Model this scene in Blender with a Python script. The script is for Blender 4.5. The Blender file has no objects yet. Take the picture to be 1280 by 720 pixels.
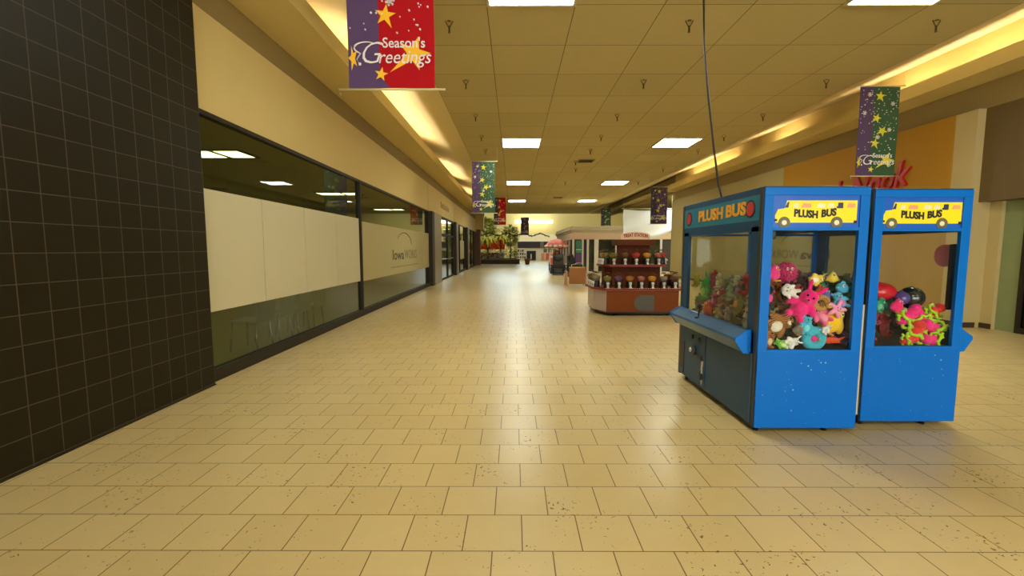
import bpy, bmesh, math, random
from mathutils import Vector, Matrix, Euler
C = bpy.context.scene.collection
SC = bpy.context.scene
PI = math.pi
R = math.radians

# ------------------------------------------------------------------ camera, world, exposure
cam_d = bpy.data.cameras.new('camera'); cam = bpy.data.objects.new('camera', cam_d); C.objects.link(cam)
cam_d.sensor_width = 36.0; cam_d.lens = 36.0 * 555.0 / 1280.0
cam_d.clip_start = 0.05; cam_d.clip_end = 300
cam.location = (0, 0, 1.52)
cam.rotation_euler = (PI/2 - math.atan(49/555), 0, math.atan(2/555))
SC.camera = cam
w = bpy.data.worlds.new('world'); SC.world = w; w.use_nodes = True
w.node_tree.nodes['Background'].inputs[0].default_value = (1.0, 0.9, 0.7, 1)
w.node_tree.nodes['Background'].inputs[1].default_value = 0.05
SC.view_settings.view_transform = 'Standard'; SC.view_settings.look = 'None'
SC.view_settings.gamma = 1.0; SC.view_settings.use_curve_mapping = False
SC.view_settings.exposure = 2.1
try:
    SC.cycles.use_denoising = True
    SC.cycles.max_bounces = 12; SC.cycles.diffuse_bounces = 5; SC.cycles.glossy_bounces = 6
    SC.cycles.transparent_max_bounces = 24; SC.cycles.sample_clamp_indirect = 6.0
    SC.cycles.caustics_reflective = False; SC.cycles.caustics_refractive = False
except Exception:
    pass
PANEL_E, COVE_E, SKY_E, STORE_E, REAR_E, HIGH_E, COURT_E = 6.8, 10.5, .24, 1.9, 2.4, 1.7, 4.0
WARM = (0.95, 1.0, 0.88); COVE_C = (1.0, 0.93, 0.80); DAY = (0.80, 0.93, 1.0)

# ------------------------------------------------------------------ materials
def lin(c):
    return tuple(((v/255)/12.92 if v/255 <= .04045 else ((v/255+.055)/1.055)**2.4) for v in c) + (1.0,)
MATS = {}
def mat(name, rgb, rough=.6, metal=0.0, vary=.08, scale=6.0, bump=0.0, coat=0.0, spec=.5, sheen=0.0):
    if name in MATS: return MATS[name]
    m = bpy.data.materials.new(name); m.use_nodes = True; nt = m.node_tree; b = nt.nodes['Principled BSDF']
    col = lin(rgb)
    b.inputs['Roughness'].default_value = rough; b.inputs['Metallic'].default_value = metal
    b.inputs['Specular IOR Level'].default_value = spec
    if coat: b.inputs['Coat Weight'].default_value = coat
    if sheen: b.inputs['Sheen Weight'].default_value = sheen
    tc = nt.nodes.new('ShaderNodeTexCoord'); n = nt.nodes.new('ShaderNodeTexNoise')
    n.inputs['Scale'].default_value = scale; n.inputs['Detail'].default_value = 4
    nt.links.new(tc.outputs['Object'], n.inputs['Vector'])
    mx = nt.nodes.new('ShaderNodeMix'); mx.data_type = 'RGBA'
    mx.inputs[6].default_value = tuple(v*(1-vary) for v in col[:3]) + (1,)
    mx.inputs[7].default_value = tuple(min(1, v*(1+vary)) for v in col[:3]) + (1,)
    nt.links.new(n.outputs['Fac'], mx.inputs[0]); nt.links.new(mx.outputs[2], b.inputs['Base Color'])
    if bump:
        bp = nt.nodes.new('ShaderNodeBump'); bp.inputs['Strength'].default_value = bump
        bp.inputs['Distance'].default_value = .01
        nt.links.new(n.outputs['Fac'], bp.inputs['Height']); nt.links.new(bp.outputs[0], b.inputs['Normal'])
    MATS[name] = m; return m
def emit(name, rgb, strength):
    if name in MATS: return MATS[name]
    m = bpy.data.materials.new(name); m.use_nodes = True; b = m.node_tree.nodes['Principled BSDF']
    b.inputs['Base Color'].default_value = (.8, .8, .8, 1)
    b.inputs['Emission Color'].default_value = tuple(rgb) + (1,); b.inputs['Emission Strength'].default_value = strength
    MATS[name] = m; return m
def glass(name, tint=(1, 1, 1), refl=1.0, dust=0.0, dust_rgb=(150, 145, 120), rough=.0):
    """thin architectural pane: clear transmission, fresnel reflection, a little dust"""
    if name in MATS: return MATS[name]
    m = bpy.data.materials.new(name); m.use_nodes = True; nt = m.node_tree; nt.nodes.clear()
    out = nt.nodes.new('ShaderNodeOutputMaterial'); tr = nt.nodes.new('ShaderNodeBsdfTransparent')
    tr.inputs[0].default_value = tuple(tint) + (1,)
    gl = nt.nodes.new('ShaderNodeBsdfGlossy'); gl.inputs['Roughness'].default_value = rough
    gl.inputs[0].default_value = (refl, refl, refl, 1)
    fr = nt.nodes.new('ShaderNodeFresnel'); fr.inputs[0].default_value = 1.45
    gm = nt.nodes.new('ShaderNodeNewGeometry'); inv = nt.nodes.new('ShaderNodeMath'); inv.operation = 'SUBTRACT'; inv.inputs[0].default_value = 1.0
    nt.links.new(gm.outputs['Backfacing'], inv.inputs[1]); ml = nt.nodes.new('ShaderNodeMath'); ml.operation = 'MULTIPLY'
    nt.links.new(fr.outputs[0], ml.inputs[0]); nt.links.new(inv.outputs[0], ml.inputs[1])
    mx = nt.nodes.new('ShaderNodeMixShader'); nt.links.new(ml.outputs[0], mx.inputs[0])
    nt.links.new(tr.outputs[0], mx.inputs[1]); nt.links.new(gl.outputs[0], mx.inputs[2])
    last = mx
    if dust:
        d = nt.nodes.new('ShaderNodeBsdfDiffuse'); d.inputs[0].default_value = lin(dust_rgb)
        n = nt.nodes.new('ShaderNodeTexNoise'); n.inputs['Scale'].default_value = 3.0
        tc = nt.nodes.new('ShaderNodeTexCoord'); nt.links.new(tc.outputs['Object'], n.inputs['Vector'])
        mu = nt.nodes.new('ShaderNodeMath'); mu.operation = 'MULTIPLY'; mu.inputs[1].default_value = dust*2
        nt.links.new(n.outputs['Fac'], mu.inputs[0])
        m2 = nt.nodes.new('ShaderNodeMixShader'); nt.links.new(mu.outputs[0], m2.inputs[0])
        nt.links.new(mx.outputs[0], m2.inputs[1]); nt.links.new(d.outputs[0], m2.inputs[2]); last = m2
    nt.links.new(last.outputs[0], out.inputs[0]); MATS[name] = m; return m
def brick(name, rgb1, rgb2, mortar, w, h, msize, offset, shift, swizzle=None, rough=.4, specks=None, coat=0.0, bump=.15, rough_var=0.0, spec=.5):
    m = bpy.data.materials.new(name); m.use_nodes = True; nt = m.node_tree; b = nt.nodes['Principled BSDF']
    g = nt.nodes.new('ShaderNodeNewGeometry'); vec = g.outputs['Position']
    if swizzle == 'YZ':
        s = nt.nodes.new('ShaderNodeSeparateXYZ'); c = nt.nodes.new('ShaderNodeCombineXYZ')
        nt.links.new(vec, s.inputs[0]); nt.links.new(s.outputs[1], c.inputs[0]); nt.links.new(s.outputs[2], c.inputs[1]); vec = c.outputs[0]
    ad = nt.nodes.new('ShaderNodeVectorMath'); ad.operation = 'ADD'; ad.inputs[1].default_value = (shift[0], shift[1], 0)
    nt.links.new(vec, ad.inputs[0])
    bt = nt.nodes.new('ShaderNodeTexBrick'); bt.offset = offset; bt.offset_frequency = 2; bt.squash = 1
    bt.inputs['Scale'].default_value = 1.0; bt.inputs['Brick Width'].default_value = w; bt.inputs['Row Height'].default_value = h
    bt.inputs['Mortar Size'].default_value = msize; bt.inputs['Mortar Smooth'].default_value = .3; bt.inputs['Bias'].default_value = 0
    bt.inputs['Color1'].default_value = lin(rgb1); bt.inputs['Color2'].default_value = lin(rgb2); bt.inputs['Mortar'].default_value = lin(mortar)
    nt.links.new(ad.outputs[0], bt.inputs['Vector'])
    n = nt.nodes.new('ShaderNodeTexNoise'); n.inputs['Scale'].default_value = 7; n.inputs['Detail'].default_value = 5
    nt.links.new(g.outputs['Position'], n.inputs['Vector'])
    hsv = nt.nodes.new('ShaderNodeHueSaturation'); mr = nt.nodes.new('ShaderNodeMapRange')
    mr.inputs[3].default_value = .96; mr.inputs[4].default_value = 1.04
    nt.links.new(n.outputs['Fac'], mr.inputs[0]); nt.links.new(mr.outputs[0], hsv.inputs['Value']); nt.links.new(bt.outputs['Color'], hsv.inputs['Color'])
    col = hsv.outputs[0]
    if specks:
        v = nt.nodes.new('ShaderNodeTexVoronoi'); v.inputs['Scale'].default_value = specks[1]; v.inputs['Randomness'].default_value = 1
        dn = nt.nodes.new('ShaderNodeTexNoise'); dn.inputs['Scale'].default_value = 40
        nt.links.new(g.outputs['Position'], dn.inputs['Vector'])
        va = nt.nodes.new('ShaderNodeVectorMath'); va.operation = 'MULTIPLY_ADD'; va.inputs[1].default_value = (.05, .05, 0)
        nt.links.new(dn.outputs['Color'], va.inputs[0]); nt.links.new(g.outputs['Position'], va.inputs[2])
        nt.links.new(va.outputs[0], v.inputs['Vector'])
        n2 = nt.nodes.new('ShaderNodeTexNoise'); n2.inputs['Scale'].default_value = 2.3; nt.links.new(g.outputs['Position'], n2.inputs['Vector'])
        th = nt.nodes.new('ShaderNodeMapRange'); th.inputs[1].default_value = .36; th.inputs[2].default_value = .72
        th.inputs[3].default_value = 0.0; th.inputs[4].default_value = specks[2]
        nt.links.new(n2.outputs['Fac'], th.inputs[0])
        lt = nt.nodes.new('ShaderNodeMath'); lt.operation = 'LESS_THAN'
        nt.links.new(v.outputs['Distance'], lt.inputs[0]); nt.links.new(th.outputs[0], lt.inputs[1])
        mx = nt.nodes.new('ShaderNodeMix'); mx.data_type = 'RGBA'; mx.inputs[7].default_value = lin(specks[0])
        nt.links.new(lt.outputs[0], mx.inputs[0]); nt.links.new(col, mx.inputs[6]); col = mx.outputs[2]
    nt.links.new(col, b.inputs['Base Color'])
    b.inputs['Roughness'].default_value = rough; b.inputs['Specular IOR Level'].default_value = spec
    if rough_var:
        n3 = nt.nodes.new('ShaderNodeTexNoise'); n3.inputs['Scale'].default_value = 1.1; nt.links.new(g.outputs['Position'], n3.inputs['Vector'])
        m3 = nt.nodes.new('ShaderNodeMapRange'); m3.inputs[3].default_value = rough - rough_var; m3.inputs[4].default_value = rough + rough_var
        nt.links.new(n3.outputs['Fac'], m3.inputs[0]); nt.links.new(m3.outputs[0], b.inputs['Roughness'])
    if coat: b.inputs['Coat Weight'].default_value = coat
    if bump:
        bp = nt.nodes.new('ShaderNodeBump'); bp.inputs['Strength'].default_value = bump; bp.inputs['Distance'].default_value = .004; bp.invert = True
        nt.links.new(bt.outputs['Fac'], bp.inputs['Height']); nt.links.new(bp.outputs[0], b.inputs['Normal'])
    MATS[name] = m; return m

# ------------------------------------------------------------------ mesh helper
class MB:
    def __init__(s): s.bm = bmesh.new(); s.mi = 0
    def _fin(s, vs, faces):
        for f in faces: f.material_index = s.mi
        return s
    def mat(s, i): s.mi = i; return s
    def box(s, a, b, bev=0.0):
        lo = [min(p, q) for p, q in zip(a, b)]; hi = [max(p, q) for p, q in zip(a, b)]
        m = Matrix.Translation([(p+q)/2 for p, q in zip(lo, hi)]) @ Matrix.Diagonal([q-p for p, q in zip(lo, hi)] + [1])
        r = bmesh.ops.create_cube(s.bm, size=1, matrix=m); vs = r['verts']
        es = list({e for v in vs for e in v.link_edges})
        fs = list({f for v in vs for f in v.link_faces})
        for f in fs: f.material_index = s.mi
        if bev: bmesh.ops.bevel(s.bm, geom=es, offset=bev, segments=2, affect='EDGES', profile=.5, material=-1)
        return s
    def ell(s, c, r, rot=None, seg=16):
        if not hasattr(r, '__len__'): r = (r, r, r)
        m = Matrix.Translation(c) @ (Euler(rot).to_matrix().to_4x4() if rot else Matrix.Identity(4)) @ Matrix.Diagonal(list(r) + [1])
        q = bmesh.ops.create_uvsphere(s.bm, u_segments=seg, v_segments=max(6, seg*5//8), radius=1, matrix=m)
        for v in q['verts']:
            for f in v.link_faces: f.material_index = s.mi; f.smooth = True
        return s
    def cyl(s, a, b, r1, r2=None, seg=14, smooth=True):
        a = Vector(a); b = Vector(b); d = b - a; L = d.length
        m = Matrix.Translation((a+b)/2) @ d.to_track_quat('Z', 'Y').to_matrix().to_4x4()
        q = bmesh.ops.create_cone(s.bm, cap_ends=True, segments=seg, radius1=r1, radius2=r1 if r2 is None else r2, depth=L, matrix=m)
        for v in q['verts']:
            for f in v.link_faces:
                f.material_index = s.mi
                if smooth and len(f.verts) == 4: f.smooth = True
        return s
    def tube(s, pts, r, seg=8, taper=None):
        pts = [Vector(p) for p in pts]; rings = []
        up = Vector((0, 0, 1))
        for i, p in enumerate(pts):
            t = (pts[min(i+1, len(pts)-1)] - pts[max(i-1, 0)]).normalized()
            n = t.cross(up)
            if n.length < 1e-3: n = t.cross(Vector((1, 0, 0)))
            n.normalize(); bn = t.cross(n)
            rr = r if taper is None else r*taper(i/(len(pts)-1))
            rings.append([s.bm.verts.new(p + n*rr*math.cos(2*PI*k/seg) + bn*rr*math.sin(2*PI*k/seg)) for k in range(seg)])
        for i in range(len(rings)-1):
            for k in range(seg):
                f = s.bm.faces.new((rings[i][k], rings[i][(k+1) % seg], rings[i+1][(k+1) % seg], rings[i+1][k])); f.smooth = True; f.material_index = s.mi
        for rg in (rings[0][::-1], rings[-1]):
            f = s.bm.faces.new(rg); f.material_index = s.mi
        return s
    def lathe(s, prof, c=(0, 0, 0), seg=20, smooth=True):
        rings = []
        for r, z in prof:
            rings.append([s.bm.verts.new((c[0]+r*math.cos(2*PI*k/seg), c[1]+r*math.sin(2*PI*k/seg), c[2]+z)) for k in range(seg)])
        for i in range(len(rings)-1):
            for k in range(seg):
                f = s.bm.faces.new((rings[i][k], rings[i][(k+1) % seg], rings[i+1][(k+1) % seg], rings[i+1][k])); f.smooth = smooth; f.material_index = s.mi
        for rg in (rings[0][::-1], rings[-1]):
            f = s.bm.faces.new(rg); f.material_index = s.mi
        return s
    def prism(s, poly, axis, a, b):
        """poly in the two other axes (in xyz order), swept along axis from a to b"""
        def P(p, t):
            q = list(p); q.insert('xyz'.index(axis), t); return q
        A = [s.bm.verts.new(P(p, a)) for p in poly]; B = [s.bm.verts.new(P(p, b)) for p in poly]; n = len(poly)
        fs = [s.bm.faces.new(A[::-1]), s.bm.faces.new(B)]
        for i in range(n): fs.append(s.bm.faces.new((A[i], A[(i+1) % n], B[(i+1) % n], B[i])))
        for f in fs: f.material_index = s.mi
        bmesh.ops.recalc_face_normals(s.bm, faces=fs)
        return s
    def build(s, name, mats, parent=None, loc=None, rot=None, mods=()):
        bmesh.ops.recalc_face_normals(s.bm, faces=s.bm.faces[:]) if not mods else None
        me = bpy.data.meshes.new(name); s.bm.to_mesh(me); s.bm.free()
        if not isinstance(mats, (list, tuple)): mats = [mats]
        for m in mats: me.materials.append(m)
        o = bpy.data.objects.new(name, me); C.objects.link(o)
        if parent: o.parent = parent
        if loc: o.location = loc
        if rot: o.rotation_euler = rot
        return o
def tag(o, label, cat, group=None):
    o['label'] = label; o['category'] = cat
    if group: o['group'] = group
    return o
def thing(name, label, cat, loc=(0, 0, 0), rz=0.0, group=None, rot=None):
    o = bpy.data.objects.new(name, None); o.empty_display_size = .1; C.objects.link(o)
    o.location = loc; o.rotation_euler = rot if rot else (0, 0, rz); return tag(o, label, cat, group)
def struct(mb, name, m):
    o = mb.build(name, m); o['kind'] = 'structure'; return o
def dup(root, loc, label=None, rz=None, group=None):
    r = root.copy(); C.objects.link(r); r.location = loc
    if rz is not None: r.rotation_euler = (0, 0, rz)
    if label: r['label'] = label
    if group: r['group'] = group
    for ch in list(root.children):
        c = ch.copy(); C.objects.link(c); c.parent = r
        for g in ch.children:
            d = g.copy(); C.objects.link(d); d.parent = c
    return r
def text_mesh(txt, size, extrude=.002, shear=0.0, bold=0.0, spacing=1.0):
    cu = bpy.data.curves.new('lettering', 'FONT'); cu.body = txt; cu.size = size; cu.extrude = extrude; cu.shear = shear
    cu.offset = bold; cu.align_x = 'CENTER'; cu.align_y = 'CENTER'; cu.space_character = spacing; cu.resolution_u = 3
    o = bpy.data.objects.new('lettering', cu); C.objects.link(o)
    dg = bpy.context.evaluated_depsgraph_get(); me = bpy.data.meshes.new_from_object(o.evaluated_get(dg))
    bpy.data.objects.remove(o); return me
def text(txt, size, m, parent, loc, rot, name='lettering', width=None, warp=None, **k):
    me = text_mesh(txt, size, **k)
    xs = [v.co.x for v in me.vertices]
    if width:
        f = width/(max(xs)-min(xs))
        for v in me.vertices: v.co.x *= f
    if warp:
        for v in me.vertices: v.co.x, v.co.y = warp(v.co.x, v.co.y)
    me.materials.clear(); me.materials.append(m)
    o = bpy.data.objects.new(name, me); C.objects.link(o)
    if parent: o.parent = parent
    o.location = loc; o.rotation_euler = rot; return o
FRONT = (PI/2, 0, 0)          # lettering that faces -Y
LEFTF = (PI/2, 0, -PI/2)      # faces -X
RIGHTF = (PI/2, 0, PI/2)      # faces +X

# ------------------------------------------------------------------ palette
M_floor = brick('floor tile', (216, 192, 136), (210, 185, 129), (112, 86, 44), .305, .305, .0035, .5, (.26-.1525, .305-2.42), rough=.29, spec=.32, specks=((112, 84, 48), 34, .24), bump=.1)
M_ceil = brick('ceiling tile', (198, 182, 126), (189, 173, 118), (118, 102, 60), 1.22, 1.22, .008, 0, (.37, -6.42), rough=.9, bump=.2)
M_tile = brick('black wall tile', (38, 32, 16), (34, 28, 13), (78, 68, 52), .21, .21, .004, 0, (-4.86, -.02), swizzle='YZ', rough=.45, bump=.2, spec=.14)
M_cream = mat('cream paint', (206, 182, 116), .75, vary=.03)
M_cream2 = mat('pale cream paint', (190, 170, 116), .7, vary=.03)
M_grey = mat('taupe paint', (150, 128, 76), .8, vary=.03)
M_soffit = mat('soffit paint', (214, 192, 122), .8, vary=.03)
M_cove = mat('cove plaster', (222, 206, 160), .85, vary=.03)
M_dark = mat('dark bronze metal', (44, 37, 24), .55, spec=.2)
M_black = mat('black plastic', (22, 21, 20), .4)
M_chrome = mat('brushed metal', (190, 188, 182), .25, .9)
M_white = mat('white board', (196, 186, 148), .5, vary=.02)
M_panel = emit('panel light', WARM, PANEL_E)
M_tube = emit('fluorescent tube', COVE_C, COVE_E)
M_glass = glass('store glass', (.66, .72, .56), 1.0, .02)
M_clear = glass('cabinet glass', (.97, .98, .96), .8)
M_dusty = glass('dusty cabinet glass', (.90, .92, .86), .6, .06, (150, 146, 124))
M_mirror = mat('mirror', (205, 208, 200), .03, 1.0, vary=.0)

# ------------------------------------------------------------------ the setting
YB, YE = -9.0, 42.7
struct(MB().box((-13, YB, -.2), (20, 72, 0)), 'floor', M_floor)
struct(MB().box((-1.59, YB, 4.86), (6.95, YE, 4.92)), 'ceiling', M_ceil)
for side in (-1, 1):
    X = (lambda x: x) if side < 0 else (lambda x: 5.36 - x)
    nm = 'left' if side < 0 else 'right'
    # sloped cove above the light ledge
    struct(MB().prism([(X(-1.59), 4.86), (X(-3.45), 5.5), (X(-3.45), 5.58), (X(-1.59), 4.92)], 'y', YB, YE), 'cove_'+nm, M_cove)
    mb = MB().prism([(X(-2.8), 4.6), (X(-2.8), 4.86), (X(-2.86), 4.86), (X(-2.86), 4.68), (X(-3.45), 4.68), (X(-3.45), 5.58), (X(-3.62), 5.58), (X(-3.62), 4.6)], 'y', YB, YE if side < 0 else 24.6)
    struct(mb, 'soffit_'+nm, M_soffit)
struct(MB().box((-13, 4.86, 4.14), (-3.56, 41.2, 4.6)), 'wall_left', M_grey)
# left fascia over the shop windows with its joints
mb = MB()
for a, b in ((4.86, 18.05), (18.13, 25.95), (26.03, 41.2)): mb.box((-3.62, a, 3.05), (-3.45, b, 4.16), .006)
struct(mb, 'fascia_left', M_cream)
struct(MB().box((-3.62, YB, 0), (-3.35, 4.86, 4.6)), 'wall_tiled', M_tile)
struct(MB().box((-3.64, YB, 4.6), (-3.62, 41.2, 5.6)), 'trim_1', M_grey)
struct(MB().box((-3.355, YB, 0), (-3.335, 4.86, .012)), 'baseboard_left', M_dark)
# wall behind the camera closes the concourse
struct(MB().box((-4, YB-.2, 0), (10, YB, 5.6)), 'wall_back', M_cream)
struct(MB().box((-3.0, YB+.001, .3), (8.3, YB+.02, 3.4)), 'window_rear', emit('rear daylight', (.9, .96, 1.0), REAR_E))  # added glowing panel behind the camera, brightens surfaces that face the viewer
# shop behind the left glass
M_store = mat('shop wall', (156, 148, 98), .8)
M_storec = mat('shop ceiling', (196, 178, 104), .9)
struct(MB().box((-12, 4.0, 3.12), (-3.62, 41.2, 3.2)), 'ceiling_shop', M_storec)
struct(MB().box((-12.1, 4.0, 0), (-12, 41.2, 3.2)), 'wall_shop_far', M_store)
struct(MB().box((-12, 3.9, 0), (-3.62, 4.0, 3.2)), 'wall_shop_near', M_store)
struct(MB().box((-12, 19.1, 0), (-3.65, 19.2, 3.12)), 'wall_shop_divider', M_store)
struct(MB().box((-12, 4.0, .001), (-3.62, 19.1, .012)), 'floor_shop', mat('shop carpet', (150, 142, 92), .9))
struct(MB().box((-12, 41.1, 0), (-3.62, 41.2, 5.6)), 'wall_shop_end', M_cream)
# shop windows: pane, rails, mullions
def shop_window(n, y0, y1, mull):
    o = struct(MB().box((-3.475, y0, .14), (-3.465, y1, 3.04)), 'window_%d' % n, M_glass)
    f = MB().box((-3.53, y0, 0), (-3.41, y1, .14), .006).box((-3.53, y0, 3.0), (-3.43, y1, 3.05))
    f.build('bottom_rail', M_dark, o)
    for m in mull: MB().box((-3.53, m-.035, .14), (-3.41, m+.035, 3.02), .006).build('mullion', M_dark, o)
    return o
shop_window(1, 4.86, 10.0, (4.9,))
shop_window(2, 10.0, 18.2, (10.03,))
shop_window(3, 26.9, 32.0, (28.4, 31.0))
shop_window(4, 33.4, 40.6, (36.0, 38.5))
M_pil = mat('bronze pilaster', (54, 44, 30), .55, spec=.2); M_steel = mat('steel cladding', (128, 116, 90), .4, spec=.4)
for i, (a, b) in enumerate(((18.2, 20.6), (25.6, 26.9), (32.0, 33.4))):
    struct(MB().box((-3.6, a, 0), (-3.3, a+.5, 3.05), .01).mat(1).box((-3.55, a+.5, 0), (-3.32, b, 3.05)), 'trim_%d' % (i+2), [M_pil, M_steel])
# entrance doors of the second shop
d = struct(MB().box((-3.5, 20.6, 2.95), (-3.4, 25.6, 3.05)).box((-3.5, 20.6, 0), (-3.4, 20.75, 2.95)).box((-3.5, 23.05, 0), (-3.4, 23.2, 2.95)).box((-3.5, 25.4, 0), (-3.4, 25.6, 2.95)).box((-3.5, 20.6, 2.15), (-3.4, 25.6, 2.25)), 'door_1', M_dark)
for a, b in ((20.75, 23.05), (23.2, 25.4)):
    l = MB().box((-3.455, a, .1), (-3.445, b, 2.15)).build('pane', M_glass, d)
    MB().box((-3.47, a, .0), (-3.42, b, .1)).box((-3.47, a, 0), (-3.42, a+.1, 2.15)).box((-3.47, b-.1, 0), (-3.42, b, 2.15)).build('leaf_frame', M_dark, d)
    MB().cyl((-3.38, a+.15, 1.02), (-3.38, b-.15, 1.02), .02).build('push_bar', M_chrome, d)
MB().box((-3.455, 20.75, 2.25), (-3.445, 25.4, 2.95)).build('transom_pane', M_glass, d)
# brick column at the end of the left shops
struct(MB().box((-3.95, 41.2, 0), (-3.12, 42.4, 3.3), .01), 'pillar_left', brick('red brick', (120, 72, 52), (108, 62, 46), (96, 84, 66), .2, .07, .008, .5, (0, 0), swizzle='YZ', rough=.8))
struct(MB().box((-3.95, 41.2, 3.3), (-2.8, 42.7, 4.86)), 'trim_5', M_cream)

# right side: ochre shop front, cream pillar, dark shop
struct(MB().box((8.66, 8.98, 0), (8.9, 14.5, 4.12)), 'wall_right', mat('tan paint', (178, 144, 78), .7, vary=.04))
struct(MB().box((8.64, 8.98, 2.5), (8.66, 14.5, 4.12)), 'trim_ochre', mat('ochre paint', (172, 124, 0), .7, vary=.04))
struct(MB().box((8.66, 8.55, 0), (9.4, 8.98, 4.12), .006), 'pillar_right', M_cream2)
struct(MB().box((8.66, 14.5, 0), (8.9, 24.6, 4.12)), 'wall_right_far', mat('far cream paint', (168, 152, 98), .75, vary=.03))
struct(MB().box((8.8, YB, 4.12), (9.4, 24.6, 4.6)), 'trim_6', M_grey)
struct(MB().box((8.98, YB, 5.5), (9.2, 42.7, 5.6)).box((8.98, YB, 4.6), (9.2, 42.7, 5.6)), 'trim_7', M_grey)
struct(MB().box((8.80, YB, 2.40), (9.4, 8.549, 4.12)), 'fascia_right', mat('brown fascia', (102, 82, 42), .55, vary=.05))
struct(MB().box((9.03, 8.34, 0), (9.16, 8.55, 2.44)), 'trim_8', M_cream2)
struct(MB().box((8.64, 8.53, 0), (8.92, 8.56, .1)).box((9.015, 8.34, 0), (9.03, 8.55, .1)).box((8.645, 8.55, 0), (8.66, 24.6, .1)), 'baseboard_right', mat('dark baseboard', (60, 44, 26), .5))
struct(MB().box((9.10, 7.98, 0), (9.14, 8.34, 2.44)), 'trim_9', mat('green jamb', (132, 142, 96), .5))
wd = struct(MB().box((9.10, YB, .1), (9.11, 7.98, 2.44)), 'window_5', glass('dark shop glass', (.55, .55, .5), .6))
MB().box((9.06, YB, 0), (9.16, 7.98, .1)).build('bottom_rail', M_dark, wd)
MB().box((9.06, 7.92, .1), (9.16, 7.98, 2.44)).build('mullion', M_dark, wd)
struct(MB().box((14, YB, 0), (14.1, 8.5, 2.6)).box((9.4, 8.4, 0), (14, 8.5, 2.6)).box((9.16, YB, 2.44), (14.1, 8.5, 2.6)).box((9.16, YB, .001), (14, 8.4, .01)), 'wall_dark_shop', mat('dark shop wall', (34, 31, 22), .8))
sh = thing('display_rack', 'dark display rack with three pale shelf edges behind the dark shop glass', 'rack', (9.75, 8.0, 0))
MB().box((-.3, -3.0, 0), (-.25, .2, 2.0)).build('back_panel', M_black, sh)
for z in (.45, .75, 1.05): MB().box((-.55, -3.0, z), (-.3, .2, z+.02)).build('shelf', mat('pale shelf edge', (150, 146, 130), .4), sh)
# side court beyond the right wall
struct(MB().box((8.4, 24.6, 4.86), (20, 42.7, 4.95)), 'ceiling_court', M_ceil)
struct(MB().box((8.9, 24.5, 0), (20, 24.6, 4.9)), 'wall_court_near', M_cream)
struct(MB().box((19.9, 24.6, 0), (20, 42.7, 4.9)), 'wall_court_right', M_cream)
struct(MB().box((12.5, 32.9, 0), (19.9, 33.1, 4.86)), 'wall_court_far', M_cream2)
M_sky = emit('skylight', DAY, SKY_E)
struct(MB().box((9.2, 25.2, 4.80), (13.5, 26.6, 4.855)), 'skylight_court', emit('court daylight', DAY, COURT_E))  # added glowing panel over the court, brightens the hanging sheet
# bright atrium at the end
struct(MB().box((-10, 67.9, 7.2), (8, 67.99, 10.6)), 'window_6', emit('high daylight', (.58, .86, 1.0), HIGH_E))  # added glowing band, out of view, gives the floor its bluish glare
M_awall = mat('atrium wall', (226, 206, 146), .8, vary=.03)
struct(MB().box((-13, 68, 0), (20, 68.2, 11)), 'wall_front', M_awall)
struct(MB().box((-13.2, 41.2, 0), (-13, 68, 11)), 'wall_atrium_left', mat('green wall', (136, 150, 92), .8))
struct(MB().box((20, 42.7, 0), (20.2, 68, 11)), 'wall_atrium_right', M_awall)
struct(MB().box((-13, 42.7, 4.86), (20, 42.9, 11)), 'bulkhead', M_cream)
struct(MB().box((-13, 42.9, 10.9), (20, 68, 11)), 'ceiling_atrium', M_awall)
struct(MB().box((-6, 45, 10.8), (14, 64, 10.88)), 'skylight_atrium', M_sky)
struct(MB().box((.2, 66.6, 5.3), (5.8, 66.9, 5.75)), 'light_atrium_bulkhead', emit('long ceiling glow', (1, .97, .8), 1.6))

# ------------------------------------------------------------------ ceiling fixtures
proto = None
rows = [('left', .24), ('right', 5.12)]
place = ['nearest, cut off by the top of the photo', 'second from the front', 'third from the front', 'farthest']
extra = -8.25
for side, x in rows:
    for k in range(-1, 4):
        y = 5.81 + 8.54*k
        lb = ('square ceiling light in the %s row, %s' % (side, place[k])) if k >= 0 else 'square ceiling light overhead behind the viewer in the %s row' % side
        if proto is None:
            proto = thing('ceiling_light', lb, 'ceiling light', (x, y, 4.86), 0, 'square ceiling lights')
            f = MB()
            for a, b in (((-.61, -.61), (.61, -.57)), ((-.61, .57), (.61, .61)), ((-.61, -.57), (-.57, .57)), ((.57, -.57), (.61, .57)), ((-.57, -.03), (.57, .03))): f.box((a[0], a[1], -.03), (b[0], b[1], .0))
            f.build('frame', M_white, proto)
            for s in (-1, 1): MB().box((-.57, min(.03*s, .57*s), -.022), (.57, max(.03*s, .57*s), -.004)).build('diffuser', M_panel, proto)
        else: dup(proto, (x, y, 4.86), lb)
# cove tubes on the light ledges (hidden lamps behind the lip)
tb = None
for x, ys in ((-3.12, (8.2, 9.6, 11, 12.4, 13.8, 15.2, 20.4, 22, 23.5, 29, 31, 37)), (8.48, (4, 5.5, 7, 8.5, 10, 14.6, 18.6, 20, 21.5))):
    for y in ys:
        lb = 'fluorescent tube on the %s light ledge' % ('left' if x < 0 else 'right')
        if tb is None:
            tb = thing('cove_tube', lb, 'tube light', (x, y, 4.68), 0, 'cove tubes')
            MB().box((-.04, -.62, 0), (.04, .62, .05)).build('batten', M_white, tb)
            MB().cyl((0, -.6, .085), (0, .6, .085), .019).build('tube', M_tube, tb)
            for s in (-1, 1): MB().box((-.02, .6*s-.015, .04), (.02, .6*s+.015, .11)).build('holder', M_white, tb)
        else: dup(tb, (x, y, 4.68), lb)
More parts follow.
